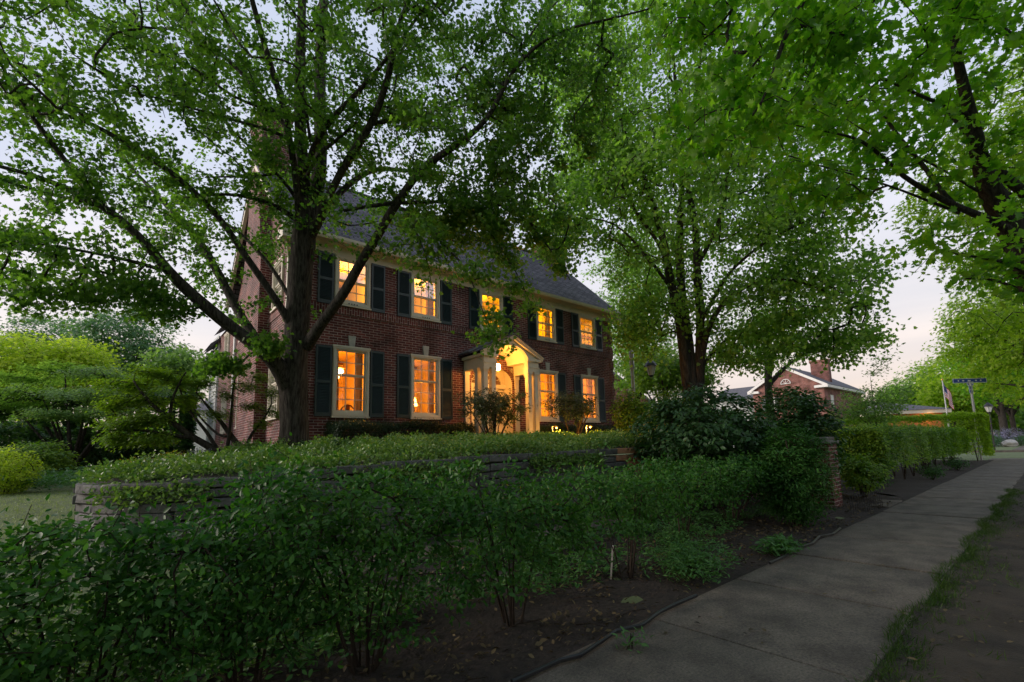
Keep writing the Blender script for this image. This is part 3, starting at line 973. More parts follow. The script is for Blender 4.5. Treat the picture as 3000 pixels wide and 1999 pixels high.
def make_shutter(parent, x0, x1, z0, z1, tilt=0):
    g = G(); y1, y0 = HY0-.002, HY0-.05
    wd = .05
    g.box((x0, y0, z0), (x0+wd, y1, z1)); g.box((x1-wd, y0, z0), (x1, y1, z1))
    zm = z0+(z1-z0)*.48
    for a, b in ((z0, z0+.1), (zm-.04, zm+.04), (z1-.07, z1)): g.box((x0+wd, y0+.001, a), (x1-wd, y1, b))
    g.box((x0+wd, y1-.012, z0+.1), (x1-wd, y1-.002, z1-.07))
    for a, b in ((z0+.1, zm-.04), (zm+.04, z1-.07)):
        n = int((b-a)/.042)
        for k in range(n):
            z = a+(k+.2)*(b-a)/n
            g.poly([(x0+wd, y0+.006, z), (x1-wd, y0+.006, z), (x1-wd, y1-.013, z+.038), (x0+wd, y1-.013, z+.038)])
            g.poly([(x0+wd, y0+.006, z-.006), (x1-wd, y0+.006, z-.006), (x1-wd, y0+.006, z), (x0+wd, y0+.006, z)])
    return g.build('shutter', MB['shutter'], parent)


for i, (a, b) in enumerate(WX):
    if i != 2:
        make_window(house, 'y', HY0, a, b, *LO, split=.6, rows=(2, 3), cur=2 if i in (0, 1) else 3)
        if i != 3: make_shutter(house, a-.46, a-.03, LO[0]+.02, LO[1]-.02)
        make_shutter(house, b+.03, b+.46, LO[0]+.02, LO[1]-.02)
    make_window(house, 'y', HY0, a, b, *HI, head=False, split=.5, rows=(2, 2), storm=i in (0, 1), cur=3 if i in (1, 3) else 0, vents=True)
    make_shutter(house, a-.46, a-.03, HI[0]-.02, 7.12); make_shutter(house, b+.03, b+.46, HI[0]-.02, 7.12)
for a, b, c, d in SIDE: make_window(house, 'x', HX0, a-.04, b+.04, c, d, head=c < 4, split=.5, sgn=-1, cur=2)
make_window(house, 'x', HX1, RS[0][0], RS[0][1], RS[0][2], RS[0][3], head=False, sgn=1)
# rooms behind the windows, each with its own lamp
def room(parent, x0, x1, y1, z0, z1, m, hole_right=None, fm=None):
    g = G(); y0 = HY0+.1
    g.poly([(x0, y1, z0), (x1, y1, z0), (x1, y1, z1), (x0, y1, z1)])
    g.poly([(x0, y0, z0), (x0, y1, z0), (x0, y1, z1), (x0, y0, z1)])
    if hole_right: wall_open(g, 'x', x1, y0, y1, z0, z1, [hole_right])
    else: g.poly([(x1, y1, z0), (x1, y0, z0), (x1, y0, z1), (x1, y1, z1)])
    g.poly([(x0, y0, z1), (x1, y0, z1), (x1, y1, z1), (x0, y1, z1)])
    g.poly([(x0, y0, z0), (x1, y0, z0), (x1, y1, z0), (x0, y1, z0)])
    # picture rail and door casing on the back wall so that the wall is not blank
    o = g.build('room', m, parent)
    g = G(); xm = (x0+x1)/2
    g.box((x0, y1-.03, z1-.14), (x1, y1-.001, z1-.02)); g.box((x0, y1-.025, z0), (x1, y1-.001, z0+.18))
    g.box((xm+.25, y1-.04, z0+.19), (xm+.35, y1-.001, z0+2.1)); g.box((xm+1.1, y1-.04, z0+.19), (xm+1.2, y1-.001, z0+2.1)); g.box((xm+.25, y1-.045, z0+2.1), (xm+1.2, y1-.001, z0+2.2))
    g.build('casing', MB['furniture'], o)
    g = G(); g.box((xm+.36, y1-.02, z0+.19), (xm+1.09, y1-.002, z0+2.09)); g.build('inner_door', MB['cream'], o)
    g = G(); g.box((xm-1.0, y1-.03, z0+1.3), (xm-.45, y1-.002, z0+1.95)); g.build('picture', MB['furniture'], o)
    return o


LAMPS = []
def lamp_light(name, loc, power, color, rad, parent=None):
    l = bpy.data.lights.new(name, 'POINT'); l.energy = power; l.color = color; l.shadow_soft_size = rad
    o = bpy.data.objects.new(name, l); o.location = loc; COL.objects.link(o)
    adopt(o, parent)
    return o


ORG, YEL, RED_ = (1, .36, .018), (1, .48, .012), (1, .40, .13)
rooms = [
    (HX0+.12, 6.15, 17.2, 1.75, 4.75, MB['plaster_o'], ORG, 75, (5.0, 15.1, 3.75)),
    (6.2, 8.95, 16.8, 1.75, 4.75, MB['plaster'], ORG, 75, (7.9, 14.6, 3.1)),
    (11.2, 14.0, 16.6, 1.75, 4.75, MB['plaster'], ORG, 105, (12.3, 14.6, 3.4)),
    (14.05, HX1-.12, 16.6, 1.75, 4.75, MB['plaster'], ORG, 100, (15.2, 14.8, 3.4)),
    (HX0+.12, 6.15, 16.8, 5.0, 7.4, MB['plaster'], YEL, 60, (5.2, 14.8, 7.0)),
    (6.2, 8.7, 16.6, 5.0, 7.4, MB['plaster_y'], YEL, 75, (7.6, 14.6, 6.9)),
    (8.75, 11.7, 16.6, 5.0, 7.4, MB['plaster'], YEL, 75, (10.2, 14.6, 6.9)),
    (11.75, 14.1, 16.6, 5.0, 7.4, MB['plaster_y'], YEL, 75, (12.9, 14.6, 6.9)),
]
for x0, x1, y1, z0, z1, m_, col, pw, lp in rooms:
    r_ = room(house, x0, x1, y1, z0, z1, m_)
    lamp_light('room_light', lp, pw*.72, col, .12, r_)
r_ = room(house, 14.15, HX1-.01, 16.6, 5.0, 7.4, MB['plaster_y'], hole_right=RS[0])
lamp_light('room_light', (15.0, 15.8, 6.95), 55, YEL, .12, r_)

# chandelier and table lamp inside
ch = empty('chandelier', (4.98, 14.75, 4.75)); tag(ch, 'tiered glowing glass chandelier behind the lower window nearest the big tree', 'chandelier')
g_ = G(); g_.lathe((4.98, 14.75, 3.62), [(.03, 0), (.10, .05), (.10, .08), (.17, .10), (.17, .16), (.25, .18), (.25, .26), (.30, .28), (.30, .34), (.05, .36)], 18); g_.build('glass_tier', MB['chand'], ch)
g_ = G(); g_.tube([(4.98, 14.75, 3.98), (4.98, 14.75, 4.75)], .012, 6); g_.lathe((4.98, 14.75, 4.0), [(.34, 0), (.36, .03), (.34, .05), (.05, .06)], 18); g_.build('brass_ring', MB['gold'], ch)
for cx_, cy_ in ((4.75, 14.3), (5.3, 14.35)):
    t_ = empty('dining_chair', (cx_, cy_, 1.75)); tag(t_, 'dark dining chair left of the pair seen through the lower window nearest the tree' if cx_ < 5 else 'dark dining chair right of the pair seen through the lower window nearest the tree', 'chair')
    g_ = G(); g_.tube([(cx_-.2, cy_, 2.2), (cx_-.2, cy_, 2.72), (cx_-.1, cy_, 2.82), (cx_, cy_, 2.85), (cx_+.1, cy_, 2.82), (cx_+.2, cy_, 2.72), (cx_+.2, cy_, 2.2)], .022, 6); g_.box((cx_-.06, cy_-.01, 2.2), (cx_+.06, cy_+.01, 2.83)); g_.build('backrest', MB['furniture'], t_)
    g_ = G(); g_.box((cx_-.23, cy_, 2.18), (cx_+.23, cy_+.44, 2.23)); g_.build('seat', MB['furniture'], t_)
    for dx in (-.2, .2):
        for dy in (.02, .42): g_ = G(); g_.tube([(cx_+dx, cy_+dy, 1.75), (cx_+dx, cy_+dy, 2.2)], .02, 6); g_.build('leg', MB['furniture'], t_)
tl = empty('table_lamp', (7.75, 14.9, 2.6)); tag(tl, 'lit table lamp seen through the lower window left of the portico', 'lamp')
g_ = G(); g_.lathe((7.75, 14.9, 2.95), [(.20, 0), (.13, .28)], 16); g_.build('lamp_shade', MB['lampshade'], tl)
g_ = G(); g_.lathe((7.75, 14.9, 2.5), [(.09, 0), (.09, .03), (.03, .06), (.06, .2), (.03, .35), (.02, .5)], 12); g_.build('lamp_base', MB['gold'], tl)
g_ = G(); g_.box((7.4, 14.65, 2.46), (8.1, 15.15, 2.5)); 
for dx in (7.43, 8.03):
    for dy in (14.68, 15.08): g_.box((dx, dy, 1.75), (dx+.04, dy+.04, 2.459))
tag(g_.build('side_table', MB['furniture']), 'dark side table under the lit table lamp behind the window left of the portico', 'table')

# downspouts
g_ = G(); g_.tube([(HX0-.3, 13.0, 7.38), (HX0-.22, 13.05, 7.2), (HX0-.06, 13.42, 6.75), (HX0-.06, 13.45, 1.9), (HX0-.1, 13.45, 1.62), (HX0-.55, 14.6, 1.40), (HX0-.9, 15.6, 1.33)], .045, 8); g_.build('downspout', MB['cream'], house)
g_ = G(); g_.tube([(HX0-.06, 20.9, 7.2), (HX0-.06, 20.9, .9)], .05, 8); g_.build('downspout', MB['white'], house)

# rear wing with brick and clapboard
wing = empty('rear_wing', (5, 24, .9)); tag(wing, 'lower rear wing of brick and pale clapboard behind the main house', 'house wing')
g_ = G(); holes = [(22.6, 23.5, 4.9, 6.6), (22.6, 23.5, 2.3, 4.0)]
wall_open(g_, 'x', HX0+.02, HY1+.02, 25.2, .6, 6.9, holes); g_.poly([(HX0+.02, 25.2, .6), (9, 25.2, .6), (9, 25.2, 6.9), (HX0+.02, 25.2, 6.9)]); g_.build('wall', MB['brick'], wing)
g_ = G()
for k in range(34):
    z = 1.0+k*.18; g_.poly([(HX0+.0, 25.21, z), (HX0+.03, 25.21, z+.18), (HX0+.03, 27.3, z+.18), (HX0+.0, 27.3, z)][::-1])
    g_.poly([(HX0+.0, 25.21, z), (HX0+.0, 27.3, z), (HX0+.02, 27.3, z), (HX0+.02, 25.21, z)])
g_.build('clapboard', MB['siding'], wing)
g_ = G(); a = [(HX0-.35, 25.0, 6.5), (HX0+3, 25.0, 9.4), (HX0+3, 27.6, 9.4), (HX0-.35, 27.6, 6.5)]; g_.poly(a); g_.poly([(x, y, z-.12) for x, y, z in a][::-1]); g_.poly([a[0], (a[0][0], a[0][1], 6.38), (a[1][0], a[1][1], 9.28), a[1]][::-1])
g_.poly([(HX0-.25, 21.2, 6.85), (HX0+2.6, 21.2, 9.0), (HX0+2.6, 25.0, 9.0), (HX0-.25, 25.0, 6.85)]); g_.build('roof', MB['roofgrey'], wing)
g_ = G(); g_.box((HX0-.05, 25.14, .9), (HX0+.03, 25.26, 6.9)); g_.box((HX0-.05, 27.25, .9), (HX0+.03, 27.35, 6.6)); g_.build('corner_board', MB['white'], wing)
for a, b, c, d in holes: make_window(wing, 'x', HX0+.02, a-.04, b+.04, c, d, sgn=-1, cur=2)
g_ = G(); g_.box((HX0+.5, 21.4, .8), (HX0+.52, 25, 6.8)); g_.build('inner_wall', MB['plaster'], wing)
g_ = G(); g_.box((HX0+1.3, 18.2, 1.75), (HX0+1.32, 21, 7.2)); g_.build('inner_wall', MB['plaster'], house)

# ------------------------------------------------------------------ portico
PC, PF = 10.1, 12.12
po = empty('portico', (PC, 12.5, 1.5)); po.parent = house; po.location = Vector((PC, 12.5, 1.5))-house.location
EZ, AZ, HW = 4.55, 5.22, 1.36
def pbox(g, x0, x1, y0, y1, z0, z1): g.box((x0, y0, z0), (x1, y1, z1))
col_specs = []
for s_ in (-1, 1):
    for dx, y in ((1.12, PF+.11), (.80, PF+.11), (1.12, PF+.48)): col_specs.append((PC+s_*dx, y))
    g_ = G(); x = PC+s_*1.12; pbox(g_, x-.09, x+.09, HY0-.07, HY0, 1.6, 4.05); pbox(g_, x-.11, x+.11, HY0-.09, HY0, 3.93, 4.05); pbox(g_, x-.11, x+.11, HY0-.09, HY0, 1.6, 1.72); g_.build('pilaster', MB['cream'], po)
for x, y in col_specs:
    g = G()
    w0, w1 = .088, .078
    b = [(x-w0, y-w0, 1.72), (x+w0, y-w0, 1.72), (x+w0, y+w0, 1.72), (x-w0, y+w0, 1.72)]; t = [(x-w1, y-w1, 3.93), (x+w1, y-w1, 3.93), (x+w1, y+w1, 3.93), (x-w1, y+w1, 3.93)]
    g.hexa(b+t); pbox(g, x-.11, x+.11, y-.11, y+.11, 1.56, 1.721); pbox(g, x-.095, x+.095, y-.095, y+.095, 3.929, 3.98); pbox(g, x-.115, x+.115, y-.115, y+.115, 3.98, 4.06)
    g.build('column', MB['cream'], po)
# entablature side beams
for s_ in (-1, 1):
    g = G()
    x0, x1 = sorted((PC+s_*.70, PC+s_*1.22))
    pbox(g, x0, x1, PF+.0, PF+.22, 4.062, 4.42)
    xo = PC+s_*1.12
    pbox(g, xo-.10, xo+.10, PF+.22, HY0, 4.062, 4.42)
    pbox(g, min(xo-.10, PC+s_*1.30), max(xo+.10, PC+s_*1.30), PF-.08, HY0, 4.422, EZ-.03)
    xi0, xi1 = sorted((PC+s_*.66, PC+s_*1.28)); pbox(g, xi0, xi1, PF-.06, PF+.0, 4.421, EZ-.031)
    pbox(g, xi0+.03, xi1-.03, PF-.02, PF, 4.20, 4.23)
    g.build('entablature', MB['cream'], po)
# front gable board with arched opening, and barrel vault
g = G()
n = 20; arc = [(PC-.72*math.cos(math.pi*k/n), 4.42+.50*math.sin(math.pi*k/n)) for k in range(n+1)]
def gab(x): return EZ+(AZ-EZ)*(1-abs(x-PC)/HW)
for (xa, za), (xb, zb) in zip(arc, arc[1:]):
    for y, fl in ((PF+.0, 0), (PF+.16, 1)):
        q = [(xa, y, za), (xb, y, zb), (xb, y, gab(xb)-.03), (xa, y, gab(xa)-.03)]; g.poly(q[::-1] if fl else q)
    g.poly([(xa, PF, za), (xa, PF+.16, za), (xb, PF+.16, zb), (xb, PF, zb)])
for s_ in (-1, 1):
    xa, xb = PC+s_*.72, PC+s_*(HW-.1); q = [(xa, PF+.0, 4.421), (xb, PF+.0, 4.421), (xb, PF+.0, gab(xb)-.03), (xa, PF+.0, gab(xa)-.03)]; g.poly(q if s_ > 0 else q[::-1])
g.build('pediment', MB['cream'], po)
g = G()
for (xa, za), (xb, zb) in zip(arc, arc[1:]): g.poly([(xa, PF+.161, za), (xa, HY0-.001, za), (xb, HY0-.001, zb), (xb, PF+.161, zb)])
for s_ in (-1, 1): g.poly([(PC+s_*.72, PF+.22, 4.421), (PC+s_*1.02, PF+.22, 4.421), (PC+s_*1.02, HY0-.001, 4.421), (PC+s_*.72, HY0-.001, 4.421)])
g.build('vaulted_ceiling', simple('warm_white_plaster', (.78, .70, .52), .7, (.72, .64, .47), 2), po, smooth=True)
# raking cornice + roof
g = G(); g2 = G(); g3 = G()
for s_ in (-1, 1):
    e = PC+s_*HW
    def sec(y0, y1, dz0, dz1, ov=0.0):
        c = [(e+s_*ov, y0, EZ+dz0-ov*.49), (PC, y0, AZ+dz0), (PC, y1, AZ+dz0), (e+s_*ov, y1, EZ+dz0-ov*.49)]
        return c+[(p[0], p[1], p[2]+dz1-dz0) for p in c]
    g.hexa(sec(PF-.10, PF-.001, -.09, -.01)); g.hexa(sec(PF-.14, PF-.001, -.0095, .035, .02))
    g2.hexa(sec(PF-.16, HY0-.002, .036, .075, .05))
    a = [(e+s_*.06, PF-.17, EZ+.05), (e+s_*.06, HY0, EZ+.05), (e-s_*.12, HY0, EZ+.17), (e-s_*.12, PF-.17, EZ+.17)]
g.build('cornice', MB['cream'], po); g2.build('roof', MB['shingle'], po)
g3.box((PC-.1, PF-.15, AZ+.06), (PC+.1, HY0, AZ+.09)); g3.build('ridge_flashing', MB['copper'], po)
g = G(); s_ = -1
g.hexa([(PC-1.45, 12.62, 4.60), (PC-.25, 12.62, 5.19), (PC-.25, 13.29, 5.19), (PC-1.45, 13.29, 4.60), (PC-1.45, 12.62, 4.635), (PC-.25, 12.62, 5.225), (PC-.25, 13.29, 5.225), (PC-1.45, 13.29, 4.635)])
g.build('flashing', MB['copper'], po)
# step and floor
g = G(); g.box((PC-1.35, PF-.15, 1.2), (PC+1.35, HY0-.001, 1.56)); g.box((PC-.75, PF+.55, 1.561), (PC+.75, HY0-.01, 1.78)); g.build('step', MB['stone_trim'], po, bevel=.01)
# door recess
dr = empty('door', (PC, 13.9, 1.7)); dr.parent = house; dr.location = Vector((PC, 13.9, 1.7))-house.location
g = G(); yb = 13.85
g.poly([(9.12, yb, 1.55), (11.08, yb, 1.55), (11.08, yb, 4.35), (9.12, yb, 4.35)]); g.poly([(9.12, HY0, 1.55), (9.12, yb, 1.55), (9.12, yb, 4.35), (9.12, HY0, 4.35)]); g.poly([(11.08, yb, 1.55), (11.08, HY0, 1.55), (11.08, HY0, 4.35), (11.08, yb, 4.35)]); g.poly([(9.12, HY0, 4.35), (9.12, yb, 4.35), (11.08, yb, 4.35), (11.08, HY0, 4.35)]); g.poly([(9.12, HY0, 1.78), (11.08, HY0, 1.78), (11.08, yb, 1.78), (9.12, yb, 1.78)])
for x in (9.55, 10.65): g.box((x-.05, yb-.09, 1.78), (x+.05, yb-.001, 3.62))
g.box((9.12, yb-.12, 3.62), (11.08, yb-.001, 3.76)); g.box((9.12, yb-.10, 3.50), (11.08, yb-.002, 3.56))
g.build('door_surround', MB['cream'], dr)
g = G(); g.box((9.68, yb-.06, 1.80), (10.52, yb-.002, 3.49)); 
for x in (9.76, 10.14):
    for z0, z1 in ((1.95, 2.5), (2.6, 3.35)): g.box((x, yb-.075, z0), (x+.30, yb-.061, z1))
g.build('door_leaf', simple('dark_door_paint', (.05, .035, .03), .35), dr)
g = G(); g.lathe((10.45, yb-.10, 2.65), [(.001, -.03), (.03, 0), (.001, .03)], 8); g.build('handle', MB['gold'], dr)
for x in (9.27, 10.72):
    g = G(); g.box((x, yb-.03, 2.3), (x+.20, yb-.003, 3.42)); o = g.build('sidelight', simple('dark_sidelight_glass', (.10, .06, .03), .08), dr)
    g = G()
    for z in (2.66, 3.04): g.box((x, yb-.045, z-.01), (x+.20, yb-.031, z+.01))
    g.build('glazing_bar', MB['cream'], o)
g = G(); g.poly([(PC-.80*math.cos(math.pi*k/16), yb-.02, 3.78+.50*math.sin(math.pi*k/16)) for k in range(17)][::-1]); fl = g.build('fanlight', simple('fanlight_glass', (.16, .09, .045), .1), dr)
g = G()
for k in range(1, 8): 
    t = math.pi*k/8; g.tube([(PC, yb-.035, 3.79), (PC-.78*math.cos(t), yb-.035, 3.79+.48*math.sin(t))], .013, 5)
for r0 in (.82, .55, .28): g.tube([(PC-r0*math.cos(math.pi*k/20), yb-.035, 3.78+r0*.625*math.sin(math.pi*k/20)) for k in range(21)], .02 if r0 > .8 else .011, 6)
g.build('fanlight_bar', MB['cream'], fl)
g = G()
for k in range(26):
    t0, t1 = math.pi*(k+.06)/26, math.pi*(k+.94)/26
    pr = [(PC-a_*math.cos(t), 3.75+(a_-.33)*math.sin(t)) for a_, t in ((.94, t0), (1.10, t0), (1.10, t1), (.94, t1))]
    g.prism(pr[::-1], HY0-.03, HY0+.02)
for s_ in (-1, 1):
    x0, x1 = sorted((PC+s_*.94, PC+s_*1.02)); g.box((x0, HY0-.03, 1.6), (x1, HY0+.02, 3.75))
g.build('brick_arch', MB['brick'], dr)
# hanging lantern
ln = empty('porch_lantern', (PC-.3, 12.55, 4.85)); tag(ln, 'glowing glass lantern hanging under the arched porch ceiling', 'lantern')
lx, ly = PC-.32, 12.55
g = G(); g.lathe((lx, ly, 4.05), [(.045, 0), (.085, .04), (.095, .20), (.05, .25)], 12); g.build('lit_globe', MB['bulb'], ln)
g = G(); g.tube([(lx, ly, 4.30), (lx, ly, 4.86)], .008, 6); g.lathe((lx, ly, 4.29), [(.10, 0), (.06, .05), (.02, .09)], 12); g.lathe((lx, ly, 4.02), [(.03, 0), (.06, .03)], 12); g.build('bracket', MB['gold'], ln)
lamp_light('lantern_light', (lx, ly-.14, 4.12), 38, (1, .38, .05), .06, ln)
lamp_light('lantern_light', (lx+.3, ly+.25, 3.9), 26, (1, .38, .05), .06, ln)

# path lights
for i, (x, y, zt) in enumerate(((10.22, 10.4, 2.02), (11.25, 9.9, 2.02))):
    r = empty('path_light', (x, y, float(tz(x, y)))); tag(r, ['slim path light with a small glowing head beside the portico columns', 'slim lit path light under the small tree right of the portico'][i], 'path light', 'garden path lights')
    z0 = float(tz(x, y))
    g = G(); g.tube([(x, y, z0-.05), (x, y, zt)], .012, 6); g.build('post', MB['metal'], r)
    g = G(); g.tube([(x, y, zt-.01), (x+.10, y-.04, zt+.02)], .008, 6); g.lathe((x+.13, y-.05, zt-.03), [(.075, 0), (.05, .03), (.01, .06)], 12); g.build('hood', MB['gold'], r)
    g = G(); g.lathe((x+.13, y-.05, zt-.06), [(.012, 0), (.025, .015), (.012, .03)], 8); g.build('bulb', MB['path_bulb'], r)
    lamp_light('path_lamp_light', (x+.13, y-.12, zt-.07), 60 if i else 45, (1, .42, .06), .06, r)

# ================================================================== trees
g1 = np.random.default_rng(21)
D0 = 9.4
big = [px_limb(l, .88) for l in (
    [(864, 1345, D0, 136), (864, 1322, D0, 110), (864, 1300, D0, 94), (863, 1240, D0, 86), (862, 1160, D0, 86), (860, 1100, D0, 88), (864, 1040, D0, 80), (870, 980, D0, 74), (876, 880, D0, 74), (883, 780, D0, 74), (891, 700, D0, 74), (895, 650, D0, 68)],
    [(893, 660, D0, 60), (888, 560, D0, 46), (884, 478, 9.5, 42), (881, 402, 9.6, 38), (876, 300, 9.7, 34), (880, 150, 9.8, 30), (885, 0, 10, 26), (890, -200, 10.2, 20), (880, -420, 10.4, 12)],
    [(905, 660, D0, 52), (922, 590, 9.6, 46), (935, 520, 9.8, 44), (940, 453, 10, 42), (940, 377, 10.2, 40), (938, 268, 10.4, 36), (940, 134, 10.6, 32), (949, 0, 10.8, 28), (965, -200, 11, 20), (990, -400, 11.2, 12)],
    [(880, 650, D0, 30), (872, 588, 9.2, 22), (866, 520, 9.1, 20), (856, 453, 9.0, 20), (843, 377, 8.9, 20), (831, 313, 8.8, 20), (803, 223, 8.7, 19), (781, 156, 8.6, 18), (754, 58, 8.4, 17), (737, 0, 8.3, 16), (700, -160, 8.1, 10)],
    [(905, 700, D0, 34), (926, 665, 9.2, 26), (950, 601, 9.0, 25), (981, 542, 8.9, 24), (1001, 499, 8.8, 24), (1037, 443, 8.6, 24), (1075, 390, 8.5, 24), (1101, 339, 8.4, 22), (1132, 250, 8.2, 20), (1154, 156, 8.0, 18), (1163, 76, 7.9, 16), (1190, 20, 7.8, 14), (1230, -60, 7.7, 10)],
    [(915, 690, D0, 26), (961, 605, 9.6, 20), (994, 565, 9.9, 20), (1035, 530, 10.2, 19), (1075, 504, 10.5, 17), (1114, 491, 10.8, 14), (1212, 504, 11.2, 11), (1302, 504, 11.6, 8), (1400, 530, 12, 5)],
    [(900, 1015, D0, 40), (918, 985, 9.2, 38), (940, 949, 9.1, 36), (986, 893, 8.9, 33), (1026, 832, 8.7, 31), (1062, 755, 8.5, 30), (1103, 704, 8.4, 29), (1139, 628, 8.2, 28), (1168, 590, 8.1, 27), (1212, 522, 8.0, 25), (1253, 478, 7.9, 23), (1342, 424, 7.8, 21), (1409, 375, 7.7, 18), (1449, 321, 7.6, 15), (1476, 254, 7.6, 13), (1512, 187, 7.5, 12), (1570, 134, 7.4, 10), (1659, 80, 7.3, 8), (1748, 67, 7.2, 7), (1900, 27, 7.0, 5)],
    [(1168, 594, 8.1, 14), (1250, 592, 8.2, 12), (1346, 589, 8.4, 10), (1480, 598, 8.6, 8), (1547, 647, 8.7, 7), (1614, 700, 8.8, 5)],
    [(1168, 594, 8.1, 15), (1120, 600, 8.0, 13), (1060, 606, 7.9, 12), (1007, 618, 7.8, 11)],
    [(1180, 610, 8.1, 9), (1199, 634, 8.0, 8), (1257, 674, 7.9, 6), (1290, 720, 7.9, 5), (1320, 790, 7.9, 3)],
    [(1257, 674, 7.9, 7), (1320, 735, 7.8, 6), (1375, 795, 7.8, 5), (1395, 855, 7.8, 4), (1408, 900, 7.8, 3.4), (1432, 960, 7.8, 3), (1462, 1008, 7.8, 2)],
    [(1346, 589, 8.4, 7), (1420, 660, 8.3, 6), (1480, 740, 8.3, 5), (1530, 830, 8.3, 3.5), (1560, 900, 8.3, 2)],
    [(1199, 634, 8.0, 6), (1230, 700, 8.0, 5), (1255, 760, 8.0, 3.5), (1262, 820, 8.0, 2)],
    [(1547, 647, 8.7, 6), (1620, 740, 8.7, 5), (1670, 820, 8.7, 3)],
    [(1436, 340, 7.7, 12), (1480, 223, 7.9, 10), (1547, 112, 8.0, 8), (1596, 45, 8.1, 6), (1637, 0, 8.2, 5)],
    [(1093, 362, 8.5, 16), (1150, 350, 8.6, 14), (1212, 344, 8.6, 13), (1279, 321, 8.7, 12), (1337, 299, 8.8, 10), (1391, 263, 8.9, 8), (1436, 228, 9.0, 6), (1467, 196, 9.0, 5)],
    [(885, 520, 9.5, 20), (905, 470, 9.2, 18), (930, 400, 9.0, 20), (965, 355, 8.8, 19), (996, 323, 8.6, 17), (1050, 270, 8.4, 15), (1114, 196, 8.2, 12), (1190, 98, 8.0, 10), (1257, 0, 7.8, 8)],
    [(893, 540, 9.4, 14), (915, 468, 9.1, 12), (950, 438, 9.0, 12), (1007, 397, 8.9, 10), (1045, 356, 8.8, 8)],
    [(910, 417, 9.3, 12), (899, 351, 9.2, 10), (892, 300, 9.1, 8), (885, 200, 9.0, 6)],
    [(875, 650, D0, 20), (856, 629, 9.3, 17), (818, 606, 9.2, 15), (769, 588, 9.1, 14), (731, 573, 9.0, 13), (680, 568, 8.9, 10), (614, 570, 8.8, 7), (540, 580, 8.7, 4)],
    [(850, 410, 9.0, 14), (833, 395, 8.9, 12), (769, 374, 8.8, 11), (723, 364, 8.7, 10), (625, 335, 8.5, 9), (536, 312, 8.3, 8), (473, 286, 8.2, 7), (348, 268, 8.0, 6), (223, 268, 7.8, 4)],
    [(869, 585, 9.3, 13), (838, 530, 9.1, 11), (810, 509, 9.0, 10), (764, 463, 8.9, 8), (726, 428, 8.8, 7), (688, 389, 8.7, 5)],
    [(810, 509, 9.0, 9), (757, 522, 8.8, 8), (680, 517, 8.7, 7), (600, 520, 8.6, 4)],
    [(840, 375, 9.0, 16), (820, 345, 9.1, 16), (804, 335, 9.2, 15), (732, 237, 9.3, 14), (661, 170, 9.4, 13), (585, 103, 9.5, 12), (536, 18, 9.6, 10), (510, -60, 9.7, 8)],
    [(661, 170, 9.4, 10), (558, 85, 9.2, 9), (473, 85, 9.0, 8), (384, 80, 8.8, 7), (312, 58, 8.6, 6), (214, 36, 8.4, 4)],
    [(800, 330, 9.1, 11), (737, 308, 8.9, 10), (647, 268, 8.8, 9), (625, 232, 8.7, 8), (549, 192, 8.6, 8), (491, 156, 8.5, 7), (429, 143, 8.4, 6), (339, 143, 8.2, 4)],
    [(850, 1160, D0, 60), (835, 1095, 9.2, 58), (800, 1050, 9.0, 52), (754, 1010, 8.9, 46), (710, 985, 8.8, 42), (666, 950, 8.7, 40), (610, 905, 8.5, 40), (526, 830, 8.3, 36), (484, 785, 8.1, 32), (438, 724, 8.0, 28), (386, 670, 7.9, 26), (316, 612, 7.7, 24), (245, 570, 7.6, 22), (193, 549, 7.5, 18), (88, 510, 7.3, 15), (0, 487, 7.2, 12), (-120, 460, 7.0, 8)],
    [(470, 790, 8.1, 14), (456, 782, 8.0, 13), (368, 760, 7.8, 12), (280, 742, 7.6, 10), (175, 724, 7.4, 8), (88, 707, 7.3, 6), (0, 714, 7.2, 4)],
    [(255, 572, 7.6, 20), (245, 530, 7.6, 18), (196, 482, 7.5, 17), (147, 411, 7.4, 16), (98, 348, 7.3, 14), (58, 295, 7.2, 12), (9, 200, 7.1, 10), (-40, 100, 7, 7)],
    [(300, 600, 7.7, 13), (158, 574, 7.9, 10), (53, 542, 8.0, 8), (-40, 520, 8.1, 5)],
    [(820, 1075, D0, 50), (780, 1030, 9.6, 38), (747, 991, 9.8, 30), (701, 921, 10, 28), (666, 851, 10.1, 27), (624, 774, 10.3, 26), (596, 724, 10.4, 24), (547, 658, 10.6, 22), (501, 616, 10.8, 19), (450, 560, 11, 14), (390, 500, 11.2, 9), (340, 430, 11.4, 5)],
    [(862, 965, D0, 40), (838, 925, 9.2, 26), (802, 870, 9.1, 23), (751, 796, 9.0, 22), (700, 724, 8.9, 21), (666, 668, 8.8, 20), (614, 605, 8.7, 19), (561, 556, 8.6, 18), (522, 520, 8.5, 18), (469, 482, 8.4, 17), (393, 437, 8.3, 16), (312, 384, 8.2, 14), (250, 353, 8.1, 13), (170, 330, 8.0, 10), (80, 312, 7.9, 8), (0, 277, 7.8, 6)],
    [(255, 352, 8.1, 13), (192, 281, 8.0, 13), (140, 245, 8.0, 12), (89, 205, 7.9, 11), (0, 152, 7.8, 9), (-80, 110, 7.7, 6)],
    [(868, 900, D0, 22), (843, 862, 9.7, 14), (802, 791, 9.8, 12), (751, 730, 9.9, 11), (700, 678, 10, 10), (640, 640, 10.1, 8), (580, 600, 10.2, 5)],
)]
A = [around(big[1:6], 11, 1.0, g1, .3), around(big[6:7], 7, .7, g1, .48), around(big[7:10], 8, .45, g1, .3), around(big[10:14], 11, .24, g1, .12), around(big[14:19], 9, .5, g1, .25),
     around(big[19:26], 16, .65, g1, .2), around(big[26:27], 8, .6, g1, .5), around(big[27:30], 12, .55, g1, .1), around(big[30:], 14, .75, g1, .36)]
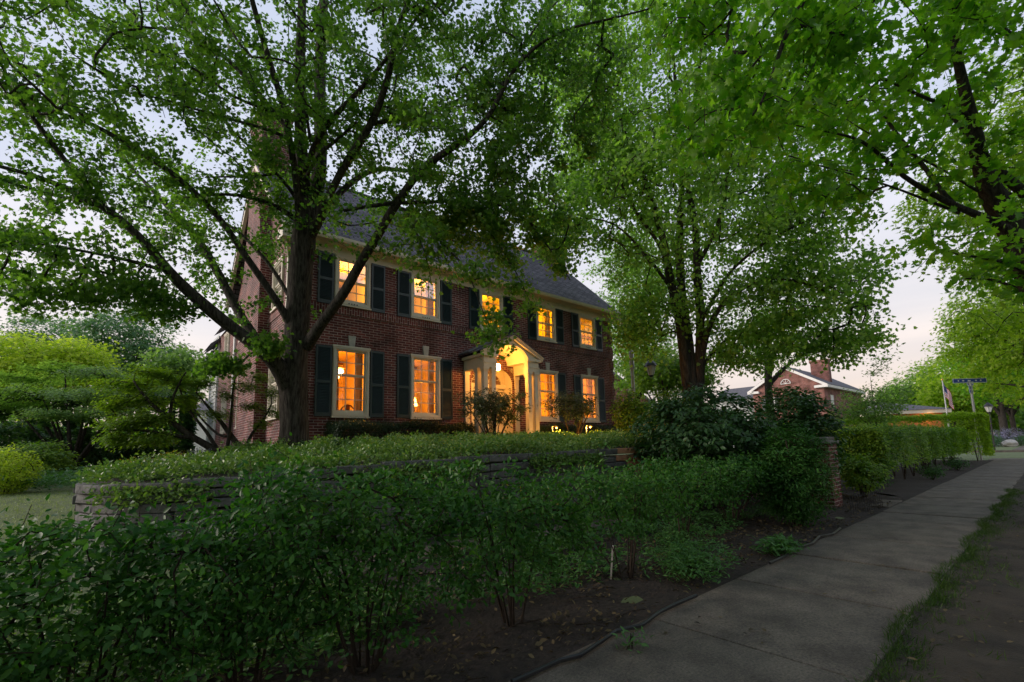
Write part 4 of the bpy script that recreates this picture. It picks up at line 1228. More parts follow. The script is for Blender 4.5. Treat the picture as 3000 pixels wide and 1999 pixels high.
A.append(ell(420, (2.4, 9.6, 11.8), (6.5, 5.5, 2.4), g1))
A.append(ell(240, (-1.5, 8.2, 8.6), (3.2, 3.8, 2.6), g1))
A.append(ell(110, at(1330, 520, 8.6), (1.6, 1.6, 1.2), g1)); A.append(ell(60, at(1480, 640, 8.8), (1.1, 1.3, 1.0), g1))
A.append(ell(45, at(1400, 640, 8.3), (.9, .9, .4), g1)); A.append(ell(130, at(1250, 130, 8.6), (2.0, 2.0, 1.2), g1)); A.append(ell(130, at(1600, 330, 8.5), (1.1, 1.6, 1.2), g1))
A.append(ell(60, at(130, 800, 7.6), (.9, 1.2, .8), g1)); A.append(ell(60, at(400, 880, 8), (.9, .9, .35), g1))
A.append(ell(30, at(640, 1080, 8.6), (.35, .4, .25), g1)); A.append(ell(16, at(800, 1000, 8.7), (.3, .4, .25), g1))
A = np.vstack(A)
A = outside_house(A, .3); A = A[A[:, 2] > 2.9]


plant('big_maple_tree', 'massive forked maple with ridged grey trunk before the left corner of the house', 'tree', big, A, L['silver'], MB['bark'], .068, 'maple', 66,
      spread=.12, seed=3, up=.3, tip=.0046, centre=(2.6, 9.8, 5), maxr=.05, var=.35, depth=3)

# street maple at the right edge, trunk rising from outside the frame
D3 = 7.5
rm = [px_limb(l, .64) for l in (
    [(3180, 1560, D3, 190), (3150, 1400, D3, 150), (3110, 1150, D3, 135), (3065, 900, D3, 130), (3020, 780, D3, 128), (2985, 690, D3, 120), (2930, 610, D3, 100), (2890, 540, 7.5, 80), (2870, 470, 7.4, 66), (2858, 400, 7.3, 58), (2842, 330, 7.2, 50), (2826, 270, 7.1, 44), (2800, 150, 6.9, 34), (2780, 0, 6.7, 24), (2760, -200, 6.5, 12)],
    [(3080, 640, 7.6, 50), (3000, 567, 7.5, 44), (2951, 527, 7.5, 38), (2893, 469, 7.6, 32), (2850, 410, 7.7, 24), (2821, 384, 7.8, 18), (2770, 320, 8, 10)],
    [(3040, 760, D3, 60), (2990, 695, 7.4, 44), (2915, 650, 7.3, 36), (2850, 625, 7.2, 30), (2777, 594, 7.1, 26), (2696, 549, 7.0, 22), (2625, 504, 6.9, 19), (2580, 451, 6.8, 17), (2531, 411, 6.8, 14), (2469, 393, 6.7, 10), (2402, 384, 6.6, 7), (2300, 360, 6.5, 5)],
    [(2800, 605, 7.2, 26), (2759, 567, 7.4, 22), (2714, 491, 7.6, 20), (2661, 437, 7.8, 18), (2612, 370, 8.0, 15), (2567, 312, 8.1, 12), (2545, 250, 8.2, 9), (2520, 170, 8.3, 6)],
    [(2865, 560, 7.4, 14), (2848, 553, 7.3, 12), (2777, 504, 7.2, 10), (2714, 473, 7.1, 10), (2625, 428, 7.0, 8), (2558, 402, 6.9, 6), (2480, 350, 6.8, 4)],
    [(2810, 625, 7.2, 16), (2777, 611, 7.2, 14), (2696, 580, 7.1, 12), (2643, 558, 7.0, 10), (2536, 522, 6.9, 8), (2424, 491, 6.8, 6), (2330, 470, 6.7, 4)],
    [(2845, 345, 7.2, 26), (2812, 326, 7.1, 22), (2777, 312, 7.0, 19), (2714, 290, 6.9, 15), (2670, 268, 6.8, 12), (2567, 223, 6.7, 8), (2480, 170, 6.6, 5)],
    [(3040, 830, D3, 26), (2996, 791, 7.2, 16), (2942, 766, 7.1, 15), (2897, 759, 7.0, 13), (2798, 745, 6.9, 11), (2744, 734, 6.8, 8), (2693, 704, 6.7, 5)],
    [(3060, 890, 7.6, 24), (3000, 855, 7.8, 17), (2958, 830, 7.9, 14), (2872, 807, 8.1, 10), (2800, 820, 8.2, 6)],
    [(3050, 700, D3, 50), (3100, 560, 7.2, 40), (3120, 380, 6.9, 30), (3100, 200, 6.6, 20), (3080, 0, 6.3, 10)],
)]
A = [around(rm[1:7], 8, .6, g1, .35), around(rm[:1], 5, .9, g1, .6, lift=.3), around(rm[7:9], 12, .42, g1, .2), around(rm[9:], 6, .9, g1, .3)]
A.append(ell(120, at(2650, 120, 7.2), (2.2, 1.8, 1.1), g1)); A.append(ell(100, at(2900, 180, 6.6), (1.6, 1.8, 1.3), g1)); A.append(ell(30, at(2450, 330, 7.0), (1.0, 1.0, .7), g1))
A.append(ell(26, at(2420, 560, 7.3), (.9, 1, .5), g1))
A.append(ell(110, (9.5, 0.0, 8.6), (4.5, 3.5, 1.8), g1)); A.append(ell(90, (12.5, -2.0, 7.0), (3, 2.6, 2.2), g1))
A = np.vstack(A); A = A[A[:, 2] > 2.6]; A = A[g1.random(len(A)) < .62]
plant('street_maple_tree', 'leaning street maple with bright green leaves, its dark trunk cut by the right frame edge', 'tree', rm, A, L['maple'], MB['bark2'], .09, 'maple2', 32,
      spread=.15, seed=4, up=.22, tip=.0045, centre=(11.3, 0, 3), var=.45, depth=3)

# street tree over the camera; its limbs hang into the top of the picture
om = [[(-2.2, -2.0, -.05, .36), (-2.15, -1.95, .6, .28), (-2.0, -1.9, 2.5, .25), (-1.8, -1.8, 4.2, .22), (-1.5, -1.6, 6, .17), (-1.2, -1.3, 8.5, .10), (-1, -1, 11, .04)],
      [(-1.9, -1.85, 3.8, .16), (-.4, -1.4, 5.2, .13), (1.2, -.8, 6.2, .10), (2.9, -.1, 6.6, .075), tuple(np.r_[at(2400, -160, 5.6), .05]), tuple(np.r_[at(2357, 0, 5.4), .034]), tuple(np.r_[at(2330, 58, 5.3), .03]), tuple(np.r_[at(2295, 94, 5.3), .028]), tuple(np.r_[at(2286, 156, 5.25), .024]), tuple(np.r_[at(2268, 205, 5.2), .020]), tuple(np.r_[at(2248, 241, 5.2), .018]), tuple(np.r_[at(2254, 277, 5.2), .016]), tuple(np.r_[at(2232, 308, 5.15), .012]), tuple(np.r_[at(2205, 339, 5.1), .009])],
      [tuple(np.r_[at(2290, 100, 5.3), .018]), tuple(np.r_[at(2245, 138, 5.4), .016]), tuple(np.r_[at(2214, 174, 5.5), .013]), tuple(np.r_[at(2179, 214, 5.5), .012]), tuple(np.r_[at(2152, 286, 5.6), .010]), tuple(np.r_[at(2125, 357, 5.6), .007]), tuple(np.r_[at(2110, 430, 5.6), .004])],
      [tuple(np.r_[at(2320, 70, 5.3), .02]), tuple(np.r_[at(2420, 95, 5.5), .014]), tuple(np.r_[at(2520, 110, 5.7), .008])],
      [(-1.9, -1.8, 4.4, .14), (-3.4, .2, 6.0, .10), (-4.6, 2.0, 7.2, .06), (-5.5, 3.6, 8, .03)],
      [(-1.7, -1.7, 5.0, .14), (-.6, .4, 6.8, .10), (.6, 2.2, 8.2, .07), (1.6, 3.6, 9, .03)],
      [(-1.8, -1.8, 4.8, .13), (-2.6, -4, 6.5, .09), (-3, -6, 8, .04)],
      [(-1.5, -1.6, 6, .10), (.8, -2.8, 7.4, .07), (3, -3.6, 8.2, .04)]]
A = [around(om[2:4], 20, .28, g1, .15), around(om[1:2], 12, .34, g1, .6), ell(50, at(2150, 300, 5.7), (.9, .8, .8), g1, .6), ell(30, at(2380, 250, 5.9), (.9, .8, .6), g1, .6), ell(50, at(2380, 60, 5.7), (1.1, .8, .5), g1, .6),
     ell(50, at(2050, 60, 5.8), (.55, .5, .3), g1), ell(300, (-.8, .3, 8.8), (5.2, 4.0, 1.8), g1), ell(160, (-4.5, 2.0, 7.8), (2.8, 2.8, 1.4), g1), ell(230, (1.6, -2.2, 8.0), (4.0, 2.6, 1.2), g1), ell(140, (0, 4.2, 10), (3.5, 2.2, 1.3), g1)]
A = np.vstack(A); A = A[(g1.random(len(A)) < .58) | (A[:, 0] < 1.5)]
plant('overhanging_maple_tree', 'street maple behind the viewer whose big-leaved branches hang down at the top right of centre', 'tree', om, A, L['maple'], MB['bark2'], .078, 'maple2', 27,
      spread=.17, seed=5, up=.2, tip=.004, centre=(-1, -1, 4), var=.45, depth=3)

# middle tree right of the house
DM = 18.0
mt_ = [px_limb(l, .72) for l in (
    [(2030, 1330, DM, 110), (2030, 1240, DM, 92), (2030, 1150, DM, 82), (2031, 1120, DM, 78)],
    [(2015, 1130, DM, 48), (2001, 1012, DM, 40), (1991, 936, DM, 38), (1970, 849, 17.8, 35), (1955, 783, 17.6, 32), (1950, 727, 17.5, 30), (1930, 655, 17.4, 27), (1904, 568, 17.2, 24), (1879, 502, 17, 20), (1848, 441, 17, 16), (1820, 360, 17, 12), (1790, 250, 17, 7)],
    [(2028, 1130, DM, 48), (2016, 987, 18.2, 38), (1996, 859, 18.4, 34), (1991, 757, 18.5, 32), (1991, 655, 18.6, 28), (1996, 594, 18.7, 24), (2000, 500, 18.8, 20), (1990, 380, 18.9, 16), (1975, 200, 19, 12), (1965, 40, 19, 7)],
    [(2047, 1125, DM, 48), (2052, 1012, DM, 38), (2052, 910, DM, 34), (2042, 808, 17.9, 32), (2042, 727, 17.9, 28), (2037, 655, 17.8, 26), (2027, 604, 17.8, 24), (2011, 543, 17.7, 21), (2015, 450, 17.7, 18), (2030, 330, 17.6, 14), (2050, 200, 17.5, 10), (2060, 60, 17.5, 6)],
    [(2050, 1085, DM, 28), (2072, 966, 17.7, 22), (2108, 895, 17.4, 20), (2159, 854, 17.1, 18), (2210, 823, 16.8, 16), (2241, 808, 16.6, 14), (2338, 823, 16.2, 11), (2414, 849, 15.9, 8), (2500, 900, 15.6, 5)],
    [(2055, 1080, DM, 16), (2088, 1028, 18.3, 12), (2140, 985, 18.6, 10), (2200, 950, 19, 8), (2300, 930, 19.4, 5)],
    [(2042, 780, 17.9, 20), (2057, 752, 17.8, 17), (2088, 696, 17.6, 16), (2108, 645, 17.5, 14), (2123, 594, 17.3, 13), (2130, 500, 17.2, 11), (2160, 380, 17, 8), (2200, 260, 16.8, 5)],
    [(1955, 770, 17.6, 18), (1924, 696, 17.4, 14), (1889, 660, 17.2, 13), (1853, 609, 17, 11), (1820, 540, 16.8, 8)],
    [(1970, 850, 17.8, 16), (1894, 747, 17.3, 11), (1853, 706, 17.1, 9), (1822, 665, 17, 8), (1766, 640, 16.8, 6), (1700, 640, 16.6, 4)],
    [(2052, 950, DM, 16), (2130, 800, 17.2, 12), (2250, 700, 16.6, 10), (2380, 640, 16.2, 6)],
)]
A = [ell(1500, at(2060, 420, 18.2), (5.9, 5.2, 7.3), g1, .42), ell(160, at(2390, 850, 16.6), (2.2, 2.2, 1.6), g1), ell(150, at(1780, 560, 17.6), (2.2, 2.2, 2.6), g1), around(mt_[4:6], 10, .8, g1, .3),
     ell(100, at(1880, 950, 18), (1.2, 1.6, 1.3), g1), ell(110, at(2230, 1010, 17.5), (1.8, 1.8, 1.0), g1), ell(60, at(2480, 1000, 16.2), (1.0, 1.2, .7), g1), ell(220, at(1690, 200, 18), (2.0, 2, 3.0), g1), ell(120, at(1750, 450, 17.5), (1.8, 2, 2.0), g1), ell(160, at(2350, 620, 17), (2.2, 2, 2.2), g1), ell(110, at(1640, 640, 16.2), (1.3, 1.3, 1.6), g1)]
A = outside_house(np.vstack(A), .3); A = A[A[:, 2] > 2.6]
plant('multi_stemmed_tree', 'tall tree with several upright dark stems standing right of the brick house', 'tree', mt_, A, L['mid'], MB['bark2'], .125, 'maple', 46,
      spread=.32, step=.4, seed=6, up=.35, tip=.006, var=.3, depth=3, maxr=.09)


def simple_tree(name, label, base, h, crown, n, leafm, size, k, tpl='star', tr=.2, group=None, lean=(0, 0), seed=9, bark=None, spread=.3, step=.5, fork=.35, up=.45, cat='tree', limbs_n=6, tip=.007, shell=.4, wood='trunk', fol='crown', zmin=None, cs=.9):
    """base x,y,z ; crown list of (centre, radii)"""
    g = np.random.default_rng(seed)
    bx, by, bz = base
    lm = [[(bx, by, bz-.1, tr*1.3), (bx, by, bz+.3, tr), (bx+lean[0]*.5, by+lean[1]*.5, bz+h*fork, tr*.8), (bx+lean[0], by+lean[1], bz+h*.75, tr*.35), (bx+lean[0], by+lean[1], bz+h*.95, tr*.1)]]
    p0 = np.array([bx+lean[0]*.5, by+lean[1]*.5, bz+h*fork])
    wt = np.array([np.prod(c[1]) for c in crown]); wt = wt/wt.sum()
    for i in range(limbs_n):
        c = crown[g.choice(len(crown), p=wt)]
        e = np.array(c[0])+g.normal(0, .45, 3)*np.array(c[1])
        s0 = p0*(1-i*.03)+np.array([0, 0, g.uniform(-.3, .6)*h*.1]); s0[:2] = p0[:2]
        m = (s0+e)/2+np.array([0, 0, .06*h])
        lm.append([(*s0, tr*.5), (*m, tr*.33), (*e, tr*.1)])
    A = np.vstack([ell(max(6, int(n*w_)), c[0], c[1], g, shell) for c, w_ in zip(crown, wt)])
    A = outside_house(A, .2)
    if zmin is not None: A = A[A[:, 2] > zmin]
    return plant(name, label, cat, lm, A, leafm, bark or MB['bark2'], size, tpl, k, spread=spread, step=step, seed=seed, up=up, tip=tip, group=group, wood=wood, fol=fol, cs=cs, maxr=tr*.5)


def crown_at(x, y, d, rpx, zr=None, yr=None):
    r = rpx*d/CAMF
    return (tuple(at(x, y, d)), (r, yr or r, (zr or rpx)*d/CAMF))


for i, (x, y, h) in enumerate(((-14, -15, 13), (-4, -17, 14), (6, -16, 13), (16, -17, 14), (27, -16, 13), (-16, -3, 12), (-14, 7, 10))):  # unseen crowns added behind the camera to hold back low sky light
    simple_tree('added_shading_tree', ['first', 'second', 'third', 'fourth', 'fifth', 'sixth', 'seventh'][i]+' unseen broad tree added behind the viewer to block sky light, counted from the left', (x, y, 0), h, [((x, y, h*.62), (5.6, 5, h*.36)), ((x, y, h*.3), (4.2, 4, h*.2))], 330, L['mid'], .42, 22, tr=.3, seed=230+i, spread=.6, step=1, group='unseen trees added to block sky light', limbs_n=5)
# parkway trees farther along the street and beyond the side street
simple_tree('parkway_tree', 'bright green parkway tree right of the lantern post, its leaves filling the right edge', (24.5, -1.6, 0), 9, [crown_at(2960, 560, 17, 260, 260), crown_at(2990, 850, 17, 150, 160), crown_at(3050, 350, 16, 260, 260)], 620, L['bright'], .17, 46, tr=.24, seed=31, spread=.32, cs=.7)
simple_tree('corner_tree', 'yellow-green tree overhanging the blue street signs at the corner', tuple(np.r_[atZ(2985, 1300, 0)[:2]*0+np.array([33.6, -.8]), 0]), 8, [crown_at(2900, 1000, 27, 130, 110), crown_at(2990, 930, 25, 170, 190), crown_at(2860, 1090, 28, 70, 50), crown_at(2960, 1130, 27, 70, 55)], 620, L['bright'], .20, 46, tr=.22, seed=32, spread=.34, cs=.6)
bx = at(2940, 1250, 52)
simple_tree('far_street_tree', 'dark-trunked tree beyond the side street behind the lantern post', (bx[0], bx[1], .05), 10, [crown_at(2960, 1120, 52, 130, 75), crown_at(2900, 1060, 54, 110, 90)], 300, L['maple'], .34, 40, tr=.40, seed=33, spread=.6, step=1)
bx = at(2968, 1245, 57)
simple_tree('far_street_tree', 'slim dark trunk just right of the lantern post beyond the side street', (bx[0], bx[1], .05), 9, [crown_at(3010, 1110, 56, 90, 75)], 200, L['maple'], .34, 40, tr=.3, seed=34, spread=.6, step=1)
for i, (x, y, d, r, zr, lf, lb) in enumerate((
        (2800, 1120, 62, 95, 105, 'bright', 'rounded light green tree directly behind the flagpole'),
        (2700, 1140, 75, 80, 75, 'mid', 'muted green tree left of the flagpole under the open sky'),
        (2870, 1190, 66, 75, 75, 'privet', 'mid-green tree low between flagpole and street sign pole'),
        (2620, 1180, 80, 60, 50, 'mid', 'small distant tree above the hedge right of the sapling'))):
    b = at(x, 1290, d)
    simple_tree('background_tree', lb, (b[0], b[1], .1), zr*2*d/CAMF*1.1, [crown_at(x, y, d, r, zr), crown_at(x+r*.5, y+zr*.4, d, r*.6, zr*.6), crown_at(x-r*.5, y+zr*.45, d, r*.55, zr*.5)], 330, L[lf], .42, 36, tr=.3, seed=41+i, spread=.7, step=1.2, group='trees beyond the side street')
# sapling and the tree in front of the far house
b = at(2572, 1290, 20)
simple_tree('sapling', 'slender young tree with airy pale leaves left of the flagpole', (b[0], b[1], .1), 4.2, [crown_at(2560, 1180, 20, 100, 55), crown_at(2575, 1060, 20, 32, 60), crown_at(2520, 1215, 20, 90, 35)], 230, L['dogwood'], .11, 22, tr=.05, seed=51, spread=.16, step=.25, tip=.004)
b = at(2265, 1290, 33)
simple_tree('tree', 'straight-trunked tree standing in front of the far brick house', (b[0], b[1], .4), 9, [crown_at(2270, 960, 33, 190, 120), crown_at(2200, 1040, 33, 120, 60), crown_at(2380, 1000, 33, 110, 60)], 260, L['dogwood'], .20, 26, tr=.32, seed=52, spread=.45, step=.7, fork=.5)
# trees behind, between house and middle tree
for i, (x, y, d, r, zr, lf, k, lb) in enumerate((
        (1860, 1000, 34, 110, 160, 'mid', 40, 'pale green tree behind the lantern post right of the house'),
        (1960, 1090, 30, 130, 70, 'privet', 40, 'low spreading tree behind the multi-stemmed tree'),
        (1850, 800, 40, 120, 130, 'mid', 34, 'tall distant tree rising behind the right end of the house'))):
    b = at(x, 1290, d)
    simple_tree('background_tree', lb, (b[0], b[1], .8), zr*2.6*d/CAMF, [crown_at(x, y, d, r, zr), crown_at(x+r*.4, y+zr*.3, d, r*.6, zr*.6)], 300, L[lf], .24, k, tr=.22, seed=61+i, spread=.42, step=.7, group='trees behind the house')
# left background
for i, (x, y, d, r, zr, lf, n, lb) in enumerate((
        (370, 1010, 34, 150, 120, 'teal', 520, 'feathery blue-green tree in the left background'),
        (120, 1000, 38, 130, 90, 'teal', 320, 'second blue-green tree at the far left behind the yellow-green one'),
        (50, 1060, 25, 130, 85, 'yellow', 420, 'vivid yellow-green tree at the left edge'),
        (225, 1050, 27, 75, 55, 'yellow', 260, 'small rounded yellow-green tree below the blue-green tree'),
        (520, 1080, 30, 90, 60, 'dogwood', 240, 'pale green tree just left of the house wing'))):
    b = at(x, 1330, d)
    simple_tree('garden_tree', lb, (b[0], b[1], .8), zr*2*d/CAMF+1, [crown_at(x, y, d, r, zr), crown_at(x-r*.5, y+zr*.4, d, r*.6, zr*.6), crown_at(x+r*.55, y+zr*.45, d, r*.55, zr*.5), crown_at(x, y+zr*1.1, d, r*.8, zr*.5)], n, L[lf], .20 if d < 30 else .24, 44, tr=.18, seed=71+i, spread=.36, step=.6, fork=.2, group='trees at the back of the garden')
# layered dogwood
b = at(215, 1318, 19)
lay = []
gg = np.random.default_rng(5)
for x, y, r in ((60, 1110, 120), (190, 1085, 110), (300, 1100, 120), (120, 1150, 140), (260, 1160, 140), (380, 1140, 120), (40, 1190, 110), (330, 1205, 110), (160, 1215, 100), (430, 1110, 100)):
    d = 18.5+gg.uniform(-1.2, 1.2); c = at(x, y, d); rr = r*d/CAMF; lay.append((tuple(c), (rr, rr, .22)))
lb = [[(b[0], b[1], .55, .16), (b[0], b[1], .9, .13), (b[0], b[1]+.1, 1.3, .12)]]
for c, r in lay: lb.append([(b[0], b[1], 1.0, .09), tuple(np.r_[(np.array([b[0], b[1], 1.2])*.5+np.array(c)*.5)+np.array([0, 0, -.15]), .05]), (*c, .02)])
A = np.vstack([ell(85, c, r, gg, .5) for c, r in lay])
plant('dogwood_tree', 'wide dogwood with flat tiers of pale green leaves over the lawn at left', 'tree', lb, A, L['dogwood'], MB['bark2'], .105, 'ovate', 42, spread=.12, step=.3, seed=8, up=.75, tip=.005, droop=.1, cs=1.5)

# fine-leaved maple leaning left in front of the house corner
jm = [px_limb(l) for l in (
    [(722, 1345, 9.6, 30), (716, 1327, 9.6, 22), (692, 1300, 9.6, 17), (676, 1277, 9.6, 15), (669, 1268, 9.6, 14), (646, 1231, 9.6, 11), (619, 1204, 9.6, 9), (600, 1181, 9.6, 6), (575, 1150, 9.6, 4)],
    [(665, 1340, 9.4, 30), (655, 1334, 9.4, 24), (638, 1327, 9.4, 21), (619, 1312, 9.3, 20), (600, 1300, 9.3, 20), (560, 1281, 9.2, 18), (497, 1231, 9.1, 14), (468, 1206, 9, 11), (430, 1170, 9, 8), (400, 1130, 8.9, 5)],
    [(560, 1281, 9.2, 14), (500, 1278, 9.0, 12), (440, 1262, 8.9, 9), (370, 1258, 8.8, 6), (320, 1262, 8.7, 4)],
    [(724, 1340, 9.6, 16), (718, 1308, 9.6, 12), (727, 1285, 9.6, 10), (745, 1256, 9.6, 8), (782, 1222, 9.6, 6), (795, 1185, 9.6, 4)],
    [(663, 1331, 9.5, 12), (671, 1279, 9.5, 10), (676, 1231, 9.5, 8), (678, 1193, 9.5, 7), (682, 1132, 9.5, 5), (699, 1072, 9.5, 3)],
    [(497, 1231, 9.1, 10), (500, 1180, 9.2, 8), (520, 1130, 9.3, 6), (545, 1090, 9.4, 4)],
    [(640, 1327, 9.4, 14), (610, 1270, 9.5, 10), (570, 1225, 9.6, 8), (540, 1180, 9.7, 6), (520, 1120, 9.8, 4)],
    [(676, 1277, 9.6, 9), (655, 1290, 9.6, 8), (600, 1240, 9.7, 6), (560, 1190, 9.8, 4)],
)]
gg = np.random.default_rng(15)
A = []
for x, y, d, r, zr, n in ((360, 1130, 9.2, 110, 20, 46), (450, 1095, 9.4, 100, 18, 46), (330, 1190, 9.0, 80, 18, 40), (420, 1175, 9.2, 110, 20, 50), (380, 1240, 8.9, 100, 20, 60), (450, 1290, 8.9, 90, 16, 46), (350, 1290, 8.8, 70, 20, 46), (530, 1120, 9.6, 70, 22, 36),
                          (560, 1175, 9.6, 60, 18, 26), (600, 1120, 9.6, 40, 14, 18), (690, 1085, 9.6, 50, 14, 24), (760, 1105, 9.7, 40, 12, 18), (720, 1135, 9.6, 60, 14, 26), (790, 1150, 9.7, 40, 12, 18), (740, 1190, 9.6, 50, 14, 22), (660, 1160, 9.6, 40, 12, 16), (640, 1215, 9.5, 50, 14, 18), (800, 1215, 9.7, 30, 12, 12), (440, 1230, 9, 80, 14, 40), (770, 1245, 9.6, 30, 10, 10)):
    c = at(x, y, d); rr = r*d/CAMF; A.append(ell(n, c, (rr*.75, rr*.75, zr*d/CAMF), gg, .5))
plant('fine_leaved_maple', 'low many-stemmed maple with feathery yellow-green leaves leaning left beside the big trunk', 'tree', jm, np.vstack(A), L['jmaple'], MB['bark2'], .062, 'star', 44, spread=.085, step=.16, seed=9, up=.7, tip=.003, droop=.15, cs=2)


# ================================================================== shrubs and hedges
def shrub(name, label, base, r, h, n, leafm, size, k, tpl='ovate', nst=7, seed=1, group=None, up=.55, shell=.35, lo=.35, spread=.06, step=.12, cat='shrub', wood='stem', fol='foliage', tip=.0025, sr=.012, cs=2.5, zc=None, arch=.0, rv=None, flat=1.0, cut=None):
    g = np.random.default_rng(seed)
    bx, by, bz = base
    rx, ry = (r if isinstance(r, tuple) else (r, r))
    lm = []
    for i in range(nst):
        a = g.random()*6.28; q = g.uniform(.25, .75)
        ex, ey = bx+math.cos(a)*rx*q, by+math.sin(a)*ry*q
        ez = bz+h*g.uniform(.6, .85)
        sx, sy = bx+math.cos(a)*rx*.10, by+math.sin(a)*ry*.10
        mx_, my_ = sx*.6+ex*.4+g.normal(0, .03), sy*.6+ey*.4+g.normal(0, .03)
        s1 = sr*g.uniform(.6, 1.3)
        lm.append([(sx, sy, bz-.03, s1*1.2), (mx_, my_, bz+(ez-bz)*.5, s1*.85), (ex, ey, ez, s1*.45)])
    zc_ = bz+h*(1+lo)/2; zr = h*(1-lo)/2
    A = ell(n, (bx, by, zc_), (rx, ry, zr), g, shell)
    if flat < 1: A[:, 2] = np.minimum(A[:, 2], bz+h*flat+g.normal(0, .02, len(A)))
    if cut is not None: A = cut(A)
    return plant(name, label, cat, lm, A, leafm, MB['stem'], size, tpl, k, spread=spread, step=step, seed=seed, up=up, tip=tip, group=group, wood=wood, fol=fol, cs=cs, droop=.2, maxr=.02, depth=2)


def hedge(name, label, x0, x1, y0, y1, z0, z1, dens, leafm, size, tpl='ovate', group=None, seed=1, zf=None, lo=.0, step=.15, k=10, cat='hedge', nst=10, sr=.012, bare=.25, cs=1.5):
    """clipped hedge: leaves fill a box shell, stems below"""
    g = np.random.default_rng(seed)
    L_x, L_y, L_z = x1-x0, y1-y0, z1-z0
    n = int(dens*(L_x*L_y*1.0+2*L_z*(L_x+L_y)))
    P = np.stack([g.uniform(x0, x1, n), g.uniform(y0, y1, n), z0+L_z*(lo+(1-lo)*g.random(n)**.8)], 1)
    # push towards the shell
    f = g.integers(0, 6, n)
    s = np.abs(g.normal(0, .07, n))
    P[:, 2] = np.where(f <= 1, z1-s, P[:, 2])
    P[:, 1] = np.where(f == 2, y0+s, np.where(f == 3, y1-s, P[:, 1])); P[:, 0] = np.where(f == 4, x0+s, np.where(f == 5, x1-s, P[:, 0]))
    bump = .05*np.sin(P[:, 0]*3.1+seed)+.04*np.sin(P[:, 1]*4.3+P[:, 0]*1.7)+.025*np.sin(P[:, 0]*8)
    P[:, 2] += bump*((P[:, 2]-z0)/L_z); P[:, 1] += .06*np.sin(P[:, 0]*2.3+P[:, 2]*3)
    lm = []
    for i in range(nst):
        x = x0+L_x*(i+.5)/nst+g.normal(0, .1) if L_x > L_y else g.uniform(x0+.1, x1-.1)
        y = (y0+y1)/2+g.normal(0, L_y*.12) if L_x > L_y else y0+L_y*(i+.5)/nst
        for j in range(3):
            e = (x+g.normal(0, .22), y+g.normal(0, .18), z0+L_z*g.uniform(.55, .85))
            lm.append([(x, y, z0-.05, sr), ((x*.5+e[0]*.5)+g.normal(0, .03), (y+e[1])/2, (z0+e[2])/2, sr*.8), (*e, sr*.4)])
    idx = g.choice(n, min(n, 900 if n > 900 else n), replace=False)
    root = empty(name, ((x0+x1)/2, (y0+y1)/2, z0)); tag(root, label, cat, group)
    ch_, *_ = grow(lm, P[idx[:500]], step*1.5, .0022, seed=seed, maxr=.012)
    tubes('stem', ch_, MB['stem'], root)
    od = P-np.array([(x0+x1)/2, (y0+y1)/2, (z0+z1)/2]); od = od/np.array([L_x, L_y, L_z]); od /= np.linalg.norm(od, axis=1)[:, None]
    C = np.repeat(P, k, 0)+g.normal(0, .05, (n*k, 3)); od = np.repeat(od, k, 0)
    leaves('foliage', C, size, tpl, leafm, root, .5, od, .1, .3, seed, clumpval(C, cs, seed))
    print(name, 'leaves', len(C))
    return root


# front hedge shrubs along the sidewalk: base x, y, radius, height, n, leaf k
fh = [(-1.75, 3.35, .75, .96, 'first leafy hedge shrub cut by the left edge of the picture'),
      (-.85, 3.25, .62, .98, 'dense dark hedge shrub at the lower left, second from the left edge'),
      (-.05, 3.15, .58, .99, 'dense hedge shrub in front of the left end of the stone wall'),
      (.62, 3.10, .52, 1.12, 'hedge shrub with many crossing stems left of the tall leafy one'),
      (1.27, 3.06, .60, 1.22, 'leafy hedge shrub with thick leaning stems near the lower centre'),
      (2.42, 2.98, .62, 1.14, 'open hedge shrub with thin stems before the middle of the stone wall'),
      (4.06, 3.12, .66, 1.07, 'airy vase-shaped hedge shrub beside the pale wooden stake'),
      (5.75, 3.45, .72, 1.03, 'spreading hedge shrub before the lit end of the stone wall'),
      (7.3, 3.5, .75, 1.0, 'leafy hedge shrub between the stone wall and the brick pillar')]
for i, (x, y, r, h, lb) in enumerate(fh):
    dense = i < 5
    def boxy(A, x=x, y=y, h=h, r=r, dense=dense, i=i):
        g = np.random.default_rng(300+i); n = len(A); z0 = float(gz(x, y)); lo = .22 if i < 5 else (.3 if i == 5 else .5)
        u = g.random(n)
        P = np.stack([x+r*1.25*g.uniform(-1, 1, n), y+.5*g.uniform(-1, 1, n), z0+h*(1-(1-lo)*u**1.35)], 1)
        P[:, 2] += (.07*np.sin(P[:, 0]*4.3+i)+.05*np.sin(P[:, 0]*9+P[:, 1]*5))*np.clip(P[:, 2]/h, 0, 1)+g.normal(0, .04, n)
        m = g.random(n) < .09
        P[m, 2] += g.random(m.sum())*.15
        return P
    shrub('hedge_shrub', lb, (x, y, float(gz(x, y))+.02), (r*1.12, .52), h, 330 if i < 5 else (360 if i == 5 else 290), L['hedge'], .040 if dense else .046, 32 if dense else 26, 'ovate', nst=11 if dense else 9, seed=100+i, group='shrubs of the front hedge',
          lo=.5, up=.38, spread=.055, sr=.010, tip=.0019, cut=boxy)
# low growth under the hedge at left
g5 = np.random.default_rng(77)


